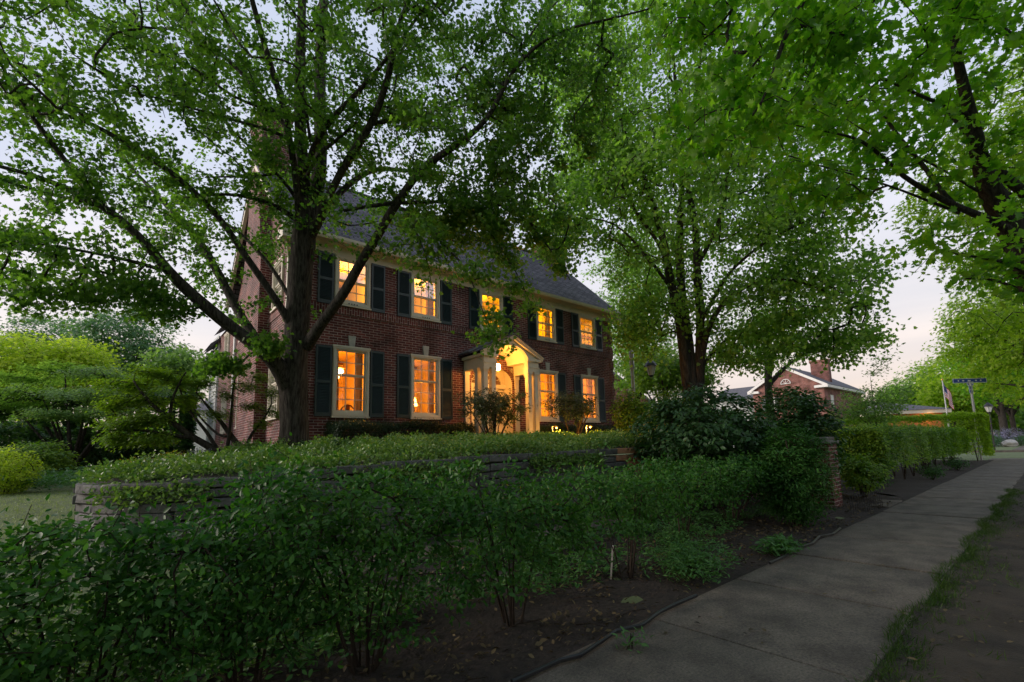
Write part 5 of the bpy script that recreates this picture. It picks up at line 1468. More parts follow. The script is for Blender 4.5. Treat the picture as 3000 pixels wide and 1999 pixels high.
def scatter_region(name, label, poly_fn, n, zf, leafm, size, tpl, cat='ground cover', kind='stuff', h=.12, up=.65, seed=1, ros=4, cs=2, spread=.05, var=.3):
    g = np.random.default_rng(seed)
    P = poly_fn(g, n)
    z = zf(P[:, 0], P[:, 1])
    hh = h*(1+.45*np.sin(P[:, 0]*2.3)*np.sin(P[:, 1]*2.9)+.5*np.sin(P[:, 0]*5.7+P[:, 1]*3.1)*np.sin(P[:, 1]*6.3-P[:, 0]*2.2))
    C = np.stack([P[:, 0], P[:, 1], z+hh*g.random(len(P))**.5], 1)
    C = np.repeat(C, ros, 0)+g.normal(0, spread, (len(C)*ros, 3))*np.array([1, 1, .35])
    o = leaves(name, C, size, tpl, leafm, None, up, None, .05, var, seed, clumpval(C, cs, seed))
    tag(o, label, cat, None, kind)
    print(name, len(C))
    return o


def rect(x0, x1, y0, y1, f=None):
    def fn(g, n):
        P = np.stack([g.uniform(x0, x1, n), g.uniform(y0, y1, n)], 1)
        return P[f(P)] if f else P
    return fn


scatter_region('ground_cover', 'low glossy evergreen ground cover spread over the raised bank before the house',
               rect(-.3, 10.5, 5.3, 11.8, lambda P: (P[:, 1] > wall_y(P[:, 0])-.02) & ((P[:, 0] > .5) | (P[:, 1] < 10.2))), 20000, tz, L['cover'], .055, 'ovate', h=.20, seed=5, ros=5, spread=.06, up=.4)
def drape(g, n):
    x = g.uniform(-.2, 7.2, n); x = x[np.sin(x*2.3+.6)+.6*np.sin(x*5.1) > -.1]
    return np.stack([x, wall_y(x)-np.abs(g.normal(0, .06, len(x)))-.02], 1)
scatter_region('trailing_plants', 'stems of the ground cover trailing over the top stones of the wall', drape, 2600, lambda x, y: top_z(x)-.02-(wall_y(x)-y)*1.6, L['cover'], .055, 'ovate', h=.05, seed=55, ros=4, spread=.05, up=.3)
scatter_region('ground_cover', 'low leafy ground cover between the portico and the right end of the bank',
               rect(8.5, 15, 8.5, 12.6), 4500, tz, L['cover'], .065, 'ovate', h=.20, seed=6, ros=5, spread=.07, up=.4)
scatter_region('under_hedge_plants', 'glossy low plants carpeting the soil under the left end of the hedge',
               rect(-3.2, 1.6, 3.4, 5.6), 3600, gz, L['cover'], .055, 'ovate', h=.16, seed=7, ros=4, spread=.06)
scatter_region('low_plants', 'pale green low plants behind the hedge in front of the stone wall',
               rect(.8, 9.5, 3.2, 5.2, lambda P: np.sin(P[:, 0]*2.1)+np.sin(P[:, 1]*5+P[:, 0]) > -.1), 4200, gz, L['fern'], .07, 'lance', h=.14, seed=8, ros=4)
scatter_region('leaf_litter', 'fallen leaves and bark chips scattered over the mulch beside the sidewalk',
               rect(-1, 13.5, 2.42, 4.6, lambda P: np.sin(P[:, 0]*3.1+P[:, 1]*2)*np.sin(P[:, 1]*4.3-P[:, 0])+g5.normal(0, .45, len(P)) > -.1), 11000, lambda x, y: gz(x, y)+.02, L['litter'], .042, 'ovate', h=.03, up=.6, seed=9, ros=1, spread=.02, var=.6)
scatter_region('sidewalk_leaves', 'few pale fallen leaves lying on the concrete sidewalk',
               rect(1.5, 16, .95, 2.32), 60, lambda x, y: 0*x+.008, L['litter'], .045, 'ovate', h=.004, up=.93, seed=10, ros=1, spread=.01, var=.5)
tw = [(np.array([[x, y, float(gz(x, y))+.03], [x+dx*.5, y+dy*.5, float(gz(x, y))+.05], [x+dx, y+dy, float(gz(x, y))+.035]]), np.array([.006, .005, .003]), False)
      for x, y, dx, dy in zip(g5.uniform(0, 12, 170), g5.uniform(2.5, 4.6, 170), g5.normal(0, .22, 170), g5.normal(0, .15, 170))]
tag(tubes('fallen_twigs', tw, MB['stem'], None), 'fallen twigs strewn over the mulch beside the sidewalk', 'twigs', None, 'stuff')
# parkway grass tufts along the sidewalk edge
def edge_grass(g, n):
    P = np.stack([g.uniform(2, 17, n), .93-np.abs(g.normal(0, .10, n))*(1+.7*np.sin(np.arange(n)))], 1)
    P2 = np.stack([g.uniform(2, 20, n), g.uniform(-2.4, .85, n)], 1)
    m = np.sin(P2[:, 0]*1.9+1)*np.sin(P2[:, 1]*2.7)+g.normal(0, .3, n) > .35
    P[:, 1] += .05*np.sin(P[:, 0]*3.1)
    return np.vstack([P, P2[m]])
def blades(name, label, fn, n, zf, hgt, leafm, seed, ros=5):
    g = np.random.default_rng(seed); P = fn(g, n); C = np.stack([P[:, 0], P[:, 1], zf(P[:, 0], P[:, 1])], 1)
    C = np.repeat(C, ros, 0)+g.normal(0, .02, (len(C)*ros, 3))*np.array([1, 1, 0])
    ax = np.repeat(np.array([[0, 0, 1.]]), len(C), 0)+g.normal(0, .45, (len(C), 3))
    o = leaves(name, C, hgt, 'blade', leafm, None, 0, None, 0, .4, seed, clumpval(C, 3, seed), axis=ax)
    tag(o, label, 'grass', None, 'stuff'); print(name, len(C))
blades('grass', 'ragged tufts of grass along the street side of the sidewalk', edge_grass, 2100, lambda x, y: 0*x-.02, .065, L['grass'], 12)
scatter_region('parkway_litter', 'dead leaves and bare earth crumbs on the street-side strip', rect(2, 14, -2.4, .8), 1800, lambda x, y: 0*x+.01, L['litter'], .045, 'ovate', h=.02, up=.8, seed=13, ros=1, var=.5)
lawnfn = rect(-6.5, 1.0, 6.5, 17, lambda P: (P[:, 0] < -.45-.0*(P[:, 1])) | (P[:, 1] > 10.5))
blades('lawn_grass', 'short mown lawn left of the stone wall', lawnfn, 15000, gz, .05, leafmat('blade_lawn', (.16, .22, .07), (.34, .40, .18), .3), 14, ros=3)

# fern-like spreading plant beside the sidewalk
def fern(name, label, c, r, h, n, seed, leafm=None, size=.05):
    g = np.random.default_rng(seed); root = empty(name, c); tag(root, label, 'plant')
    A = ell(n, (c[0], c[1], c[2]+h*.45), (r[0], r[1], h*.5), g, .6)
    C = np.repeat(A, 14, 0)+g.normal(0, .05, (n*14, 3))*np.array([1, 1, .6])
    leaves('frond', C, size, 'lance', leafm or L['fern'], root, .6, None, .25, .3, seed, clumpval(C, 3, seed))
    ch_ = [(np.array([[c[0]+g.normal(0, .05), c[1]+g.normal(0, .05), c[2]-.02], a*.5+np.array(c)*.5+np.array([0, 0, .05]), a]), np.array([.004, .003, .002]), False) for a in A[:40]]
    tubes('stem', ch_, MB['stem'], root)
    return root
c = atZ(2090, 1690, .05)
fern('fern', 'soft ferny plant spilling over the edge of the sidewalk', (c[0], c[1]+.25, .03), (.62, .42), .34, 190, 21)
c = atZ(2010, 1600, .1)
fern('fern', 'lower ferny clump just behind the one spilling onto the sidewalk', (c[0], c[1]+.2, .05), (.6, .45), .32, 130, 22, size=.045)
c = atZ(2290, 1610, .05)
fern('hosta', 'small broad-leaved clump beside the sidewalk below the dense evergreen', (c[0], c[1]+.05, .03), (.4, .2), .16, 40, 23, size=.08)
c = atZ(1860, 1888, .03)
fern('weed', 'tiny green weed alone in the mulch near the bottom centre', (c[0], c[1]+.03, .02), (.07, .05), .10, 4, 24, size=.05)

# big shrubs right of the stone wall
def shrub_at(name, label, x, y, d, rpx, hpx, n, leafm, size, k, zb, **kw):
    c = at(x, y, d); r = rpx*d/CAMF; top = c[2]+hpx*d/CAMF
    return shrub(name, label, (c[0], c[1], zb), r, top-zb, n, leafm, size, k, **kw)


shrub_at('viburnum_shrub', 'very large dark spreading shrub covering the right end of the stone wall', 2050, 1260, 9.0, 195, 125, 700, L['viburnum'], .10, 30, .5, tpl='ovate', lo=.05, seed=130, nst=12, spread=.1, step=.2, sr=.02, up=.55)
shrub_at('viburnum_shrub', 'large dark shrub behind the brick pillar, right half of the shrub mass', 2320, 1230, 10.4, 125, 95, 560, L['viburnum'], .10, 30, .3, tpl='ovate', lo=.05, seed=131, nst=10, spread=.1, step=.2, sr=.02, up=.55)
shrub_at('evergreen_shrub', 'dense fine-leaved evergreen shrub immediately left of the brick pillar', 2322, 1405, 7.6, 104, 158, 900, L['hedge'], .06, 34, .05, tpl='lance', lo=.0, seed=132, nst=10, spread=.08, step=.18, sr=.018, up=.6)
shrub_at('leafy_shrub', 'lighter leafy shrub in front of the large dark shrub', 2140, 1400, 7.9, 140, 70, 330, L['hedge'], .07, 24, .15, tpl='ovate', lo=.4, seed=133, nst=8, spread=.07, step=.16, up=.6)
shrub_at('leafy_shrub', 'small bright shrub tucked behind the brick pillar on its right', 2520, 1360, 10.5, 60, 30, 160, L['privet'], .08, 20, .1, tpl='ovate', lo=.1, seed=134, nst=7)
# portico shrubs
shrub('rhododendron', 'rounded bare-stemmed shrub silhouetted before the glowing porch', (8.3, 10.9, 1.52), (1.25, .9), 1.75, 270, L['rhodo'], .105, 19, tpl='lance', lo=.28, seed=140, nst=12, sr=.022, spread=.07, step=.16, up=.55, shell=.55)
shrub('small_garden_tree', 'small layered tree between the portico and the right corner windows', (11.95, 11.1, 1.55), (1.3, .9), 1.8, 260, L['rhodo'], .085, 20, tpl='ovate', lo=.38, seed=141, nst=6, sr=.03, spread=.08, step=.16, up=.65, cat='tree', wood='trunk', fol='crown', shell=.5)
shrub('leafy_seedling', 'bright lamp-lit leafy plant at the foot of the small tree', (11.75, 9.9, 1.50), .28, .42, 24, L['privet'], .08, 9, tpl='ovate', lo=.2, seed=142, nst=4, sr=.006, cat='plant', spread=.04, step=.08)
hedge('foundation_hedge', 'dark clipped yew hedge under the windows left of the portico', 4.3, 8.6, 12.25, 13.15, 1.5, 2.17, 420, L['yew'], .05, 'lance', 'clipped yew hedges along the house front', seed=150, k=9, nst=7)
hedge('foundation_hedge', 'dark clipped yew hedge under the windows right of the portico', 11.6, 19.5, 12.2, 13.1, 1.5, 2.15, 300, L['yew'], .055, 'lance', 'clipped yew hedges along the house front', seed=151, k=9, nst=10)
for i, (x, r, h, lf, lb) in enumerate(((1846, 40, 150, 'privet', 'tall leafy shrub against the right corner of the house'), (1905, 40, 120, 'mid', 'pale shrub between the house corner and the large dark shrub'), (1965, 50, 150, 'privet', 'yellow-green shrub below the multi-stemmed tree'))):
    shrub_at('screen_shrub', lb, x, 1290, 17, r, h, 170, L[lf], .12, 20, 1.3, tpl='ovate', lo=.15, seed=160+i, nst=8, spread=.13, step=.25, group='shrubs between house and tree')
# left garden shrubs
shrub_at('rounded_shrub', 'clipped rounded green shrub on the left of the lawn', 108, 1350, 14.5, 88, 62, 520, L['privet'], .08, 28, .55, tpl='ovate', lo=.02, seed=170, nst=8, spread=.08, step=.2)
shrub_at('bright_shrub', 'bright yellow-green shrub cut by the left edge beside the lawn', 5, 1380, 11.5, 85, 75, 420, L['yellow'], .06, 26, .42, tpl='ovate', lo=.02, seed=171, nst=8, spread=.07, step=.16)
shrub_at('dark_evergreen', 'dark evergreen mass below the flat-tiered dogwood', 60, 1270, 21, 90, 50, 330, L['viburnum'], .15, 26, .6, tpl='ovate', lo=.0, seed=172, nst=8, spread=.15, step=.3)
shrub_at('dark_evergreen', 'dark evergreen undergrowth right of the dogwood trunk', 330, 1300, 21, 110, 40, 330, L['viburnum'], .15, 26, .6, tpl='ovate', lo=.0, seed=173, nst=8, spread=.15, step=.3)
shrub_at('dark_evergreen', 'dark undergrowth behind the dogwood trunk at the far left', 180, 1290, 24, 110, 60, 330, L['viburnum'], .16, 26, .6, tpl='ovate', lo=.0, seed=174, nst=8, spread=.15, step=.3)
shrub_at('gold_shrub', 'small golden-yellow leaved shrub above the left end of the stone wall', 415, 1372, 8.6, 48, 30, 200, L['gold'], .035, 22, .85, tpl='ovate', lo=.05, seed=175, nst=6, spread=.05, step=.1, sr=.006)
shrub_at('gold_shrub', 'dull gold shrub behind the brighter golden one on the bank', 510, 1345, 9.2, 45, 22, 120, L['gold'], .035, 18, 1.1, tpl='ovate', lo=.1, seed=176, nst=6, spread=.05, step=.1, sr=.006)
scatter_region('border_plants', 'low leafy border plants along the far edge of the lawn', rect(-6.5, 1.6, 17, 20), 3800, gz, L['fern'], .10, 'lance', h=.35, seed=25, ros=4, spread=.1)
scatter_region('border_plants', 'low plants edging the bank beside the lawn', rect(-.2, 1.8, 9.5, 14.5), 1500, tz, L['cover'], .07, 'ovate', h=.2, seed=26, ros=4, spread=.07)
# bluebells
gb = np.random.default_rng(31)
for i, (x, y) in enumerate(((560, 1322), (583, 1318), (606, 1322), (520, 1332), (473, 1352))):
    c = at(x, y, 9.1); zb = c[2]-.28
    r_ = empty('bluebell', (c[0], c[1], zb)); tag(r_, ['pale violet bluebell clump in the middle of the upper three', 'pale violet bluebell clump, second from the right', 'pale violet bluebell clump nearest the big tree trunk', 'pale violet bluebell clump just left of the upper three', 'pale violet bluebell clump lowest, beside the gold shrub'][i], 'flower', 'bluebells under the leaning maple')
    C = ell(26, (c[0], c[1], c[2]), (.09, .09, .06), gb); leaves('flower', C, .03, 'ovate', L['lavender'], r_, .2, None, .5, .3, 31+i)
    ch_ = [(np.array([[c[0], c[1], zb-.02], (np.array([c[0], c[1], zb])+q)/2, q]), np.array([.003, .003, .002]), False) for q in C[:8]]; tubes('stem', ch_, MB['stem'], r_)
for i, (x, y) in enumerate(((1836, 1278), (1872, 1276), (1853, 1309))):
    c = at(x, y, 10.2); r_ = empty('red_flower', (c[0], c[1], c[2]-.3)); tag(r_, ['upper left red blossom at the end of the stone wall', 'upper right red blossom at the end of the stone wall', 'lowest red blossom just above the end of the stone wall'][i], 'flower', 'red blossoms at the end of the stone wall')
    C = ell(14, tuple(c), (.03, .03, .025), gb); leaves('petal', C, .03, 'ovate', L['red'], r_, .3, None, .2, .3, 41+i)
    tubes('stem', [(np.array([[c[0], c[1], c[2]-.32], [c[0]+.01, c[1], c[2]-.15], c]), np.array([.003, .003, .003]), False)], MB['stem'], r_)

# right-hand clipped hedges
hedge('sidewalk_hedge', 'long clipped green hedge running beside the sidewalk past the brick pillar', 14.6, 31.5, 2.95, 4.3, .05, 1.62, 125, L['hedge_row'], .07, 'ovate', seed=180, k=8, nst=22, lo=.32, sr=.016, cs=1.2)
hedge('side_street_hedge', 'taller bright-topped hedge at right angles behind the sidewalk hedge', 33.2, 34.6, 2.4, 15, .0, 2.45, 120, L['bright'], .09, 'ovate', seed=181, k=7, nst=14, lo=.15, sr=.016, cs=1.2)
for i, (x, y, r) in enumerate(((14.2, 3.3, .5), (19.5, 2.75, .35), (25, 2.75, .4))):
    shrub('low_shrub', ['low twiggy shrub at the near end of the sidewalk hedge', 'small sprawling shrub at the foot of the sidewalk hedge', 'dusky low shrub at the far foot of the sidewalk hedge'][i], (x, y, .03), r, .5, 90, L['hedge'], .055, 14, lo=.1, seed=190+i, nst=8, sr=.008)

fern('ivy_clump', 'dark leafy clump around the foot of the big maple trunk', (3.0, 9.15, 1.42), (.55, .3), .22, 90, 28, leafm=L['viburnum'], size=.07)
hedge('back_garden_hedge', 'tall dark evergreen screen closing the back of the garden behind the lawn', -30, 2.6, 27, 29.5, .6, 4.2, 16, L['viburnum'], .24, 'ovate', seed=155, k=12, nst=16)
# distant woods closing the horizon
gw = np.random.default_rng(66); WP = []
for a in np.arange(-48, 100, 1.1):
    t = math.radians(a); rr = 118+gw.uniform(-10, 10); hh = gw.uniform(6, 11)
    WP.append(ell(16, (rr*math.sin(t), rr*math.cos(t), hh*.5), (5, 5, hh*.62), gw, .4))
WP = np.vstack(WP); C = np.repeat(WP, 34, 0)+gw.normal(0, .9, (len(WP)*34, 3)); C[:, 2] = np.abs(C[:, 2])
tag(leaves('far_woods', C, .75, 'maple', L['mid'], None, .4, None, .1, .3, 67, clumpval(C, .4, 3)), 'hazy line of distant treetops along the horizon', 'woods', None, 'stuff')
# ================================================================== far buildings and street furniture
def far_house():
    b = at(2330, 1285, 57); r = empty('far_brick_house', (b[0], b[1], .2)); tag(r, 'distant red brick house with a white-trimmed gable, seen behind the dark shrubs', 'house')
    # gable wall spans px 2215..2435 at depth ~50; local frame along the view's right vector
    ax = np.array([R0[0], R0[1], 0]); ax = ax/np.linalg.norm(ax); ax = np.array([0., -1., 0]); ay = np.array([1., 0, 0])
    o = np.array([*at(2318, 1285, 57)[:2], .2])
    W, H = 4.1, 8.0
    def P(u, v, z): q = o+ax*u+ay*v; return (q[0], q[1], z)
    g = G()
    def q4(a, b_, c, d): p = [a, b_, c, d]; n0 = Vector(p[0]); g.poly(p, uv=[((Vector(x)-n0).to_2d().length, x[2]) for x in p])
    q4(P(-W, 0, 0), P(W, 0, 0), P(W, 0, H), P(-W, 0, H)); g.poly([P(-W, 0, H), P(W, 0, H), P(0, 0, H+2.4)], uv=[(-W, H), (W, H), (0, H+2.4)])
    q4(P(W, 0, 0), P(W, 16, 0), P(W, 16, H), P(W, 0, H)); q4(P(-W, 16, 0), P(-W, 0, 0), P(-W, 0, H), P(-W, 16, H))
    g.build('wall', MB['farbrick'], r)
    g = G()
    for s in (1, -1):
        a = [P(s*(W+.5), -.4, H-.25), P(0, -.4, H+2.55), P(0, 16.4, H+2.55), P(s*(W+.5), 16.4, H-.25)]; a = a if s < 0 else a[::-1]
        g.poly(a); g.poly([(x, y, z-.12) for x, y, z in a][::-1])
    g.build('roof', MB['roofgrey'], r)
    g = G()
    for s in (1, -1):
        g.hexa([P(s*(W+.5), -.42, H-.6), P(0, -.42, H+2.15), P(0, -.25, H+2.15), P(s*(W+.5), -.25, H-.6), P(s*(W+.5), -.42, H-.27), P(0, -.42, H+2.5), P(0, -.25, H+2.5), P(s*(W+.5), -.25, H-.27)])
        g.hexa([P(s*(W+.52), -.45, H-.62), P(s*(W-.9), -.45, H-.62), P(s*(W-.9), -.01, H-.62), P(s*(W+.52), -.01, H-.62), P(s*(W+.52), -.45, H-.28), P(s*(W-.9), -.45, H-.34), P(s*(W-.9), -.01, H-.34), P(s*(W+.52), -.01, H-.28)])
    g.hexa([P(W+.02, 0, H-.6), P(W+.5, 0, H-.6), P(W+.5, 16, H-.6), P(W+.02, 16, H-.6), P(W+.02, 0, H-.3), P(W+.5, 0, H-.3), P(W+.5, 16, H-.3), P(W+.02, 16, H-.3)])
    g.build('cornice', MB['white'], r)
    g = G(); g.hexa([P(1.4, 5, H), P(3.4, 5, H), P(3.4, 6, H), P(1.4, 6, H), P(1.4, 5, H+3.2), P(3.4, 5, H+3.2), P(3.4, 6, H+3.2), P(1.4, 6, H+3.2)]); g.hexa([P(1.3, 4.9, H+3.2), P(3.5, 4.9, H+3.2), P(3.5, 6.1, H+3.2), P(1.3, 6.1, H+3.2), P(1.3, 4.9, H+3.45), P(3.5, 4.9, H+3.45), P(3.5, 6.1, H+3.45), P(1.3, 6.1, H+3.45)]); g.build('chimney', MB['farbrick'], r)
    gl_ = simple('far_glass', (.10, .12, .14), .1)
    for u in (-2.0, 2.0):
        g = G()
        def hx(u0, u1, z0, z1, v0, v1): g.hexa([P(u0, v0, z0), P(u1, v0, z0), P(u1, v1, z0), P(u0, v1, z0), P(u0, v0, z1), P(u1, v0, z1), P(u1, v1, z1), P(u0, v1, z1)])
        for a, b_, c, d in ((u-.55, u-.42, 5.0, 6.7), (u+.42, u+.55, 5.0, 6.7), (u-.42, u+.42, 6.58, 6.7), (u-.42, u+.42, 5.0, 5.12), (u-.42, u+.42, 5.8, 5.88), (u-.16, u-.12, 5.12, 6.58), (u+.12, u+.16, 5.12, 6.58), (u-.42, u+.42, 6.2, 6.24), (u-.42, u+.42, 5.44, 5.48)): hx(a, b_, c, d, -.1, 0.0)
        w_ = g.build('window', MB['white'], r)
        g = G(); g.poly([P(u-.42, -.03, 5.1), P(u+.42, -.03, 5.1), P(u+.42, -.03, 6.6), P(u-.42, -.03, 6.6)]); g.build('pane', gl_, w_)
        for s in (-1, 1): g = G(); hx(min(u+s*.6, u+s*1.05), max(u+s*.6, u+s*1.05), 5.0, 6.7, -.07, -.01); g.build('shutter', MB['shutter'], r)
        g = G(); hx(u-.1, u+.1, 6.75, 7.1, -.06, 0); g.build('keystone', MB['white'], r)
    g = G(); g.poly([P(-.5, -.06, 8.3)]+[P(-.5*math.cos(math.pi*k/8), -.06, 8.3+.5*math.sin(math.pi*k/8)) for k in range(9)][1:-1]+[P(.5, -.06, 8.3)][:1]); 
    g = G(); g.tube([P(-.55*math.cos(math.pi*k/10), -.06, 8.3+.55*math.sin(math.pi*k/10)) for k in range(11)], .05, 5); g.tube([P(-.6, -.06, 8.3), P(.6, -.06, 8.3)], .05, 5); 
    for k in range(1, 4): t = math.pi*k/4; g.tube([P(0, -.06, 8.3), P(-.55*math.cos(t), -.06, 8.3+.55*math.sin(t))], .03, 4)
    g.build('fan_window', MB['white'], r)
    g = G()
    hx(W+.0, W+.06, 5.2, 6.6, 2.0, 3.0)
    g.build('side_window', MB['white'], r)
    # lower wing at left
    g = G(); g.poly([P(-W, .8, 7.0), P(-W-6, .8, 7.0), P(-W-6, 5, 9.0), P(-W, 5, 9.0)][::-1]); g.build('wing_roof', MB['roofgrey'], r)
    g = G(); g.poly([P(-W-6, 1.2, 0), P(-W-.01, 1.2, 0), P(-W-.01, 1.2, 7.1), P(-W-6, 1.2, 7.1)]); g.build('wing_wall', MB['siding'], r)
    return r


far_house()
# porch-like small building beyond, warm lit
b = at(2700, 1240, 46)
r = empty('garage', (b[0], b[1], .1)); tag(r, 'low building with a pale hipped roof and warm orange wall behind the hedge', 'garage')
ax = np.array([.66, -.75, 0]); ay = np.array([.75, .66, 0]); o = np.array([b[0], b[1], .1])
def P(u, v, z): q = o+ax*u+ay*v; return (q[0], q[1], z)
g = G(); g.poly([P(-3.2, 0, 0), P(2.0, 0, 0), P(2.0, 0, 3.6), P(-3.2, 0, 3.6)]); g.poly([P(2, 0, 0), P(2, 5, 0), P(2, 5, 3.6), P(2, 0, 3.6)]); g.build('wall', MB['orange_wall'], r)
g = G(); g.hexa([P(-3.5, -.5, 3.6), P(2.5, -.5, 3.6), P(2.5, 5.5, 3.6), P(-3.5, 5.5, 3.6), P(-3.5, -.5, 3.95), P(2.5, -.5, 3.95), P(2.5, 5.5, 3.95), P(-3.5, 5.5, 3.95)]); g.build('fascia', MB['cream'], r)
g = G(); t = P(-2.5, 2.5, 5.1); 
for a, c in ((P(-3.6, -.6, 3.96), P(2.6, -.6, 3.96)), (P(2.6, -.6, 3.96), P(2.6, 5.6, 3.96)), (P(2.6, 5.6, 3.96), P(-3.6, 5.6, 3.96)), (P(-3.6, 5.6, 3.96), P(-3.6, -.6, 3.96))): g.poly([a, c, t])
g.build('roof', MB['roofgrey'], r)
lamp_light('porch_light', P(.5, -.6, 3.2), 14, (1, .5, .15), .1, r)
# neighbouring gable right of the house, chimney far left
b = at(1800, 1290, 42); r = empty('neighbour_house', (b[0], b[1], .8)); tag(r, 'gabled neighbour house just showing past the right corner of the brick house', 'house')
o = np.array([b[0], b[1], .8])
g = G(); pts = [P(-4, 0, .5), P(3.2, 0, .5), P(3.2, 0, 5.2), P(-.2, 0, 8.2), P(-4, 0, 5.2)]; g.poly(pts); g.build('wall', MB['farbrick'], r)
g = G(); g.hexa([P(-.2, -.3, 8.2), P(3.6, -.3, 4.9), P(3.6, 6, 4.9), P(-.2, 6, 8.2), P(-.2, -.3, 8.4), P(3.6, -.3, 5.1), P(3.6, 6, 5.1), P(-.2, 6, 8.4)]); g.hexa([P(-4.4, -.3, 4.9), P(-.2, -.3, 8.2), P(-.2, 6, 8.2), P(-4.4, 6, 4.9), P(-4.4, -.3, 5.1), P(-.2, -.3, 8.4), P(-.2, 6, 8.4), P(-4.4, 6, 5.1)]); g.build('roof', MB['roofgrey'], r)
b = at(590, 1300, 48); r = empty('back_neighbour_house', (b[0], b[1], .8)); tag(r, 'grey-roofed neighbour house with a brick chimney left of the rear wing', 'house')
o = np.array([b[0], b[1], .8])
g = G(); g.poly([P(-1, 0, 0), P(5, 0, 0), P(5, 0, 6.2), P(-1, 0, 6.2)]); g.build('wall', MB['siding'], r)
g = G(); g.poly([P(-1.6, -.4, 6.1), P(5, -.4, 6.1), P(5, 3.5, 9.0), P(-.2, 3.5, 9.0)]); g.build('roof', MB['roofgrey'], r)
g = G(); g.hexa([P(.1, 3, 7), P(.9, 3, 7), P(.9, 3.8, 7), P(.1, 3.8, 7), P(.1, 3, 10), P(.9, 3, 10), P(.9, 3.8, 10), P(.1, 3.8, 10)]); g.build('chimney', MB['farbrick'], r)

# street name signs
c = at(2868, 1300, 25); r = empty('street_sign', (c[0], c[1], 0)); tag(r, 'blue street name signs crossed on a tall galvanised pole at the corner', 'street sign')
tp = at(2858, 1120, 25)
g = G(); g.tube([(c[0], c[1], 0), (c[0], c[1], tp[2]+.0)], .055, 10); g.build('pole', MB['metal'], r)
fw = np.array([.749, -.664, 0]); 
def blade(cx, cy, cz, w_, h_, dirv, nm, r):
    dv = np.array(dirv); nv = np.array([-dv[1], dv[0], 0]); cc = np.array([cx, cy, cz])
    def B(u, z, t): q = cc+dv*u+nv*t; return (q[0], q[1], cz+z)
    def bx_(g, u0, u1, z0, z1, t0, t1): g.hexa([B(u0, z0, t0), B(u1, z0, t0), B(u1, z0, t1), B(u0, z0, t1), B(u0, z1, t0), B(u1, z1, t0), B(u1, z1, t1), B(u0, z1, t1)])
    g = G(); bx_(g, -w_/2, w_/2, -h_/2, h_/2, -.012, .012); o = g.build(nm, MB['blue'], r)
    g = G()
    for s in (-1, 1):
        t0, t1 = (.0125, .014) if s > 0 else (-.014, -.0125)
        for z0, z1, u0, u1 in ((h_/2-.025, h_/2, -w_/2, w_/2), (-h_/2, -h_/2+.025, -w_/2, w_/2), (-h_/2+.025, h_/2-.025, -w_/2, -w_/2+.025), (-h_/2+.025, h_/2-.025, w_/2-.025, w_/2)): bx_(g, u0, u1, z0, z1, t0, t1)
        # worn marks where the far-off lettering is too small to read
        for u, ww in ((-w_*.34, .07), (-w_*.20, .12), (-w_*.02, .16), (w_*.18, .10), (w_*.32, .08)): bx_(g, u-ww/2, u+ww/2, -.035, .035, t0, t1)
    g.build('sign_marking', MB['white'], o)
blade(c[0], c[1], tp[2]+.14, 1.85, .25, tuple(fw), 'sign_blade', r)
blade(c[0], c[1], tp[2]-.02, .34, .20, tuple(fw), 'sign_blade', r)
blade(c[0], c[1], tp[2]-.35, .34, .42, (.95, -.31, 0), 'sign_plate', r)
# flagpole
c = at(2785, 1290, 38); r = empty('flagpole', (c[0], c[1], 0)); tag(r, 'short flagpole with a gold ball behind the hedge', 'flagpole')
zt = at(2764, 1112, 38)[2]
g = G(); g.tube([(c[0], c[1], 0), (c[0], c[1], zt)], [.06, .04], 8); g.build('pole', MB['metal'], r)
g = G(); g.lathe((c[0], c[1], zt-.02), [(.02, 0), (.09, .05), (.09, .12), (.02, .17)], 10); g.build('finial', MB['gold'], r)
fl_ = empty('flag', (c[0], c[1], zt-.2)); tag(fl_, 'stars and stripes flag drooping from the pole', 'flag')
g_r, g_w, g_b, g_s = G(), G(), G(), G()
def F(u, v):   # u along fly 0..1, v down hoist 0..1 ; drooping cloth
    x = .05+.62*u*(1-.15*v)+.05*math.sin(u*9); z = zt-.2-1.15*v-1.15*u+.0; y = .10*math.sin(u*8+v*2)
    q = np.array([c[0], c[1], 0])+fw*x+np.array([.664, .749, 0])*y
    return (q[0], q[1], z)
NU = 14
for s in range(13):
    gg_ = g_r if s % 2 == 0 else g_w
    for k in range(NU):
        u0, u1 = k/NU, (k+1)/NU
        if s < 7 and u1 <= .41: continue
        gg_.poly([F(u0, s/13), F(u1, s/13), F(u1, (s+1)/13), F(u0, (s+1)/13)])
for k in range(6):
    u0, u1 = k/NU, (k+1)/NU; g_b.poly([F(u0, 0), F(u1, 0), F(u1, 7/13), F(u0, 7/13)]) if u1 <= .43 else None
g_r.build('red_stripe', MB['red'], fl_); g_w.build('white_stripe', MB['wcloth'], fl_); cant = g_b.build('canton', MB['navy'], fl_)
for a_ in range(5):
    for b_ in range(4):
        q = F(.04+a_*.075, .06+b_*.13); q = np.array(q)-np.array([.664, .749, 0])*.02
        g_s.poly([tuple(q+fw*.02*math.cos(t)+np.array([0, 0, .02*math.sin(t)])) for t in [k*2*math.pi/5+1.57 for k in range(5)]])
g_s.build('star', MB['wcloth'], cant)
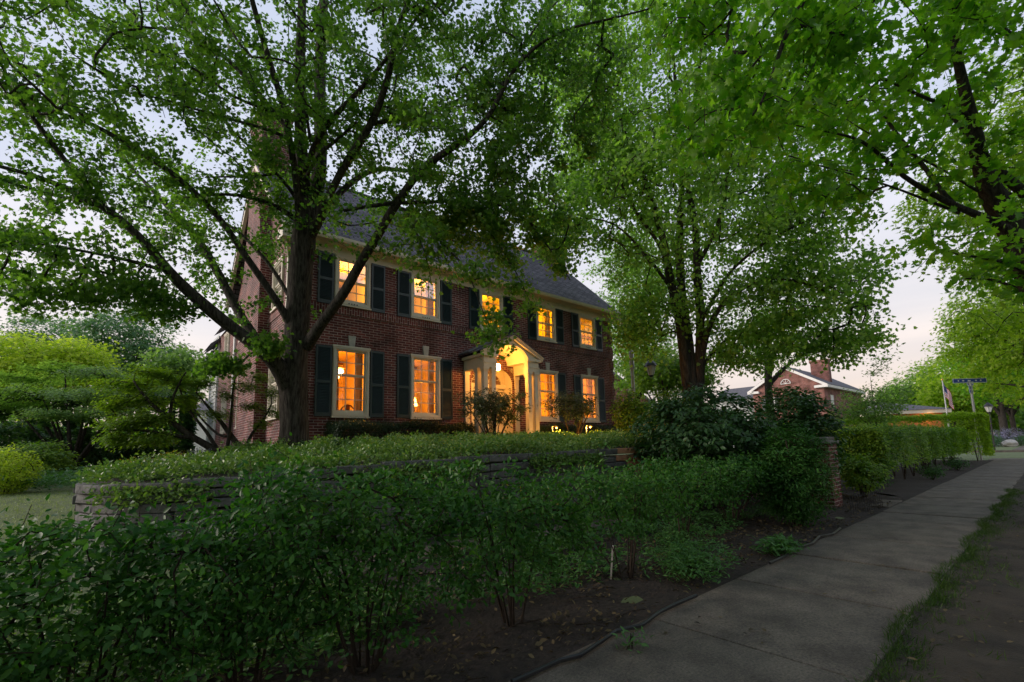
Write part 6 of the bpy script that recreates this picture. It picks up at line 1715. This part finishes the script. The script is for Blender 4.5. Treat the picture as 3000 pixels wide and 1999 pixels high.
for i, (x, ytop, ybase, d, lb, arm) in enumerate(((1864, 1020, 1290, 22, 'tall pale lamp post with a hanging lantern right of the house', 1), (2912, 1185, 1300, 38, 'black lantern with a white globe across the side street', 0))):
    c = at(x, ybase, d); z = at(x, ytop, d)[2]; r = empty('street_lamp', (c[0], c[1], .2)); tag(r, lb, 'street lamp')
    if arm:
        g = G(); g.tube([(c[0], c[1], .3), (c[0], c[1], z)], [.10, .07], 10); g.lathe((c[0], c[1], z-.9), [(.12, 0), (.12, .8), (.09, .9)], 10); g.build('pole', MB['metal'], r)
        q = np.array([c[0], c[1], z-.5]); e = q+fw*.9
        g = G(); g.tube([tuple(q), tuple(q+fw*.4+np.array([0, 0, .12])), tuple(e+np.array([0, 0, .02]))], .025, 6); g.build('arm', MB['black'], r)
        lx_, ly_, lz = e[0], e[1], e[2]-.75
    else:
        g = G(); g.tube([(c[0], c[1], 0), (c[0], c[1], z-.55)], .05, 8); g.build('pole', MB['black'], r); lx_, ly_, lz = c[0], c[1], z-.6
    g = G(); g.lathe((lx_, ly_, lz), [(.12, 0), (.25, .42), (.25, .45)], 8); hd = g.build('lantern_glass', MB['white'], r)
    g = G(); g.lathe((lx_, ly_, lz+.45), [(.32, 0), (.26, .12), (.12, .26), (.03, .34)], 10)
    for k in range(4): t = k*math.pi/2; g.tube([(lx_+.12*math.cos(t), ly_+.12*math.sin(t), lz), (lx_+.26*math.cos(t), ly_+.26*math.sin(t), lz+.45)], .012, 4)
    g.lathe((lx_, ly_, lz-.08), [(.05, 0), (.13, .08)], 8); g.build('lantern_hood', MB['black'], r)
# lavender bed and boulders across the side street
gl2 = np.random.default_rng(91)
for i, (x, y, d, n, lf, lb) in enumerate(((2935, 1262, 50, 160, 'lavender', 'hazy violet lavender clump across the side street'), (2905, 1290, 49, 150, 'teal', 'grey-green rounded bush beside the pale boulder'), (2985, 1285, 50, 170, 'teal', 'grey-green bush right of the pale boulder at the picture edge'), (2975, 1262, 54, 120, 'lavender', 'second violet lavender clump at the right picture edge'))):
    c = at(x, y, d); rr = 32*d/CAMF
    shrub('flowering_bush' if 'lav' in lf else 'round_bush', lb, (c[0], c[1], .05), (rr, rr), max(c[2]+.4, .9), n, L[lf], .16, 14, tpl='lance', lo=.0, seed=200+i, nst=6, spread=.12, step=.3, cat='bush')
c = at(2958, 1298, 47); g = G(); z = .05
import bmesh
bm = bmesh.new(); bmesh.ops.create_icosphere(bm, subdivisions=3, radius=1)
for v in bm.verts: v.co = Vector((v.co.x*.75, v.co.y*.6, v.co.z*.42))*(1+.12*math.sin(v.co.x*5+v.co.y*3)*math.sin(v.co.z*6))
me = bpy.data.meshes.new('boulder'); bm.to_mesh(me); bm.free(); me.materials.append(MB['stone_trim']); bo = bpy.data.objects.new('boulder', me); COL.objects.link(bo); bo.location = (c[0], c[1], .35)
tag(bo, 'pale squarish boulder in the planting across the side street', 'boulder')
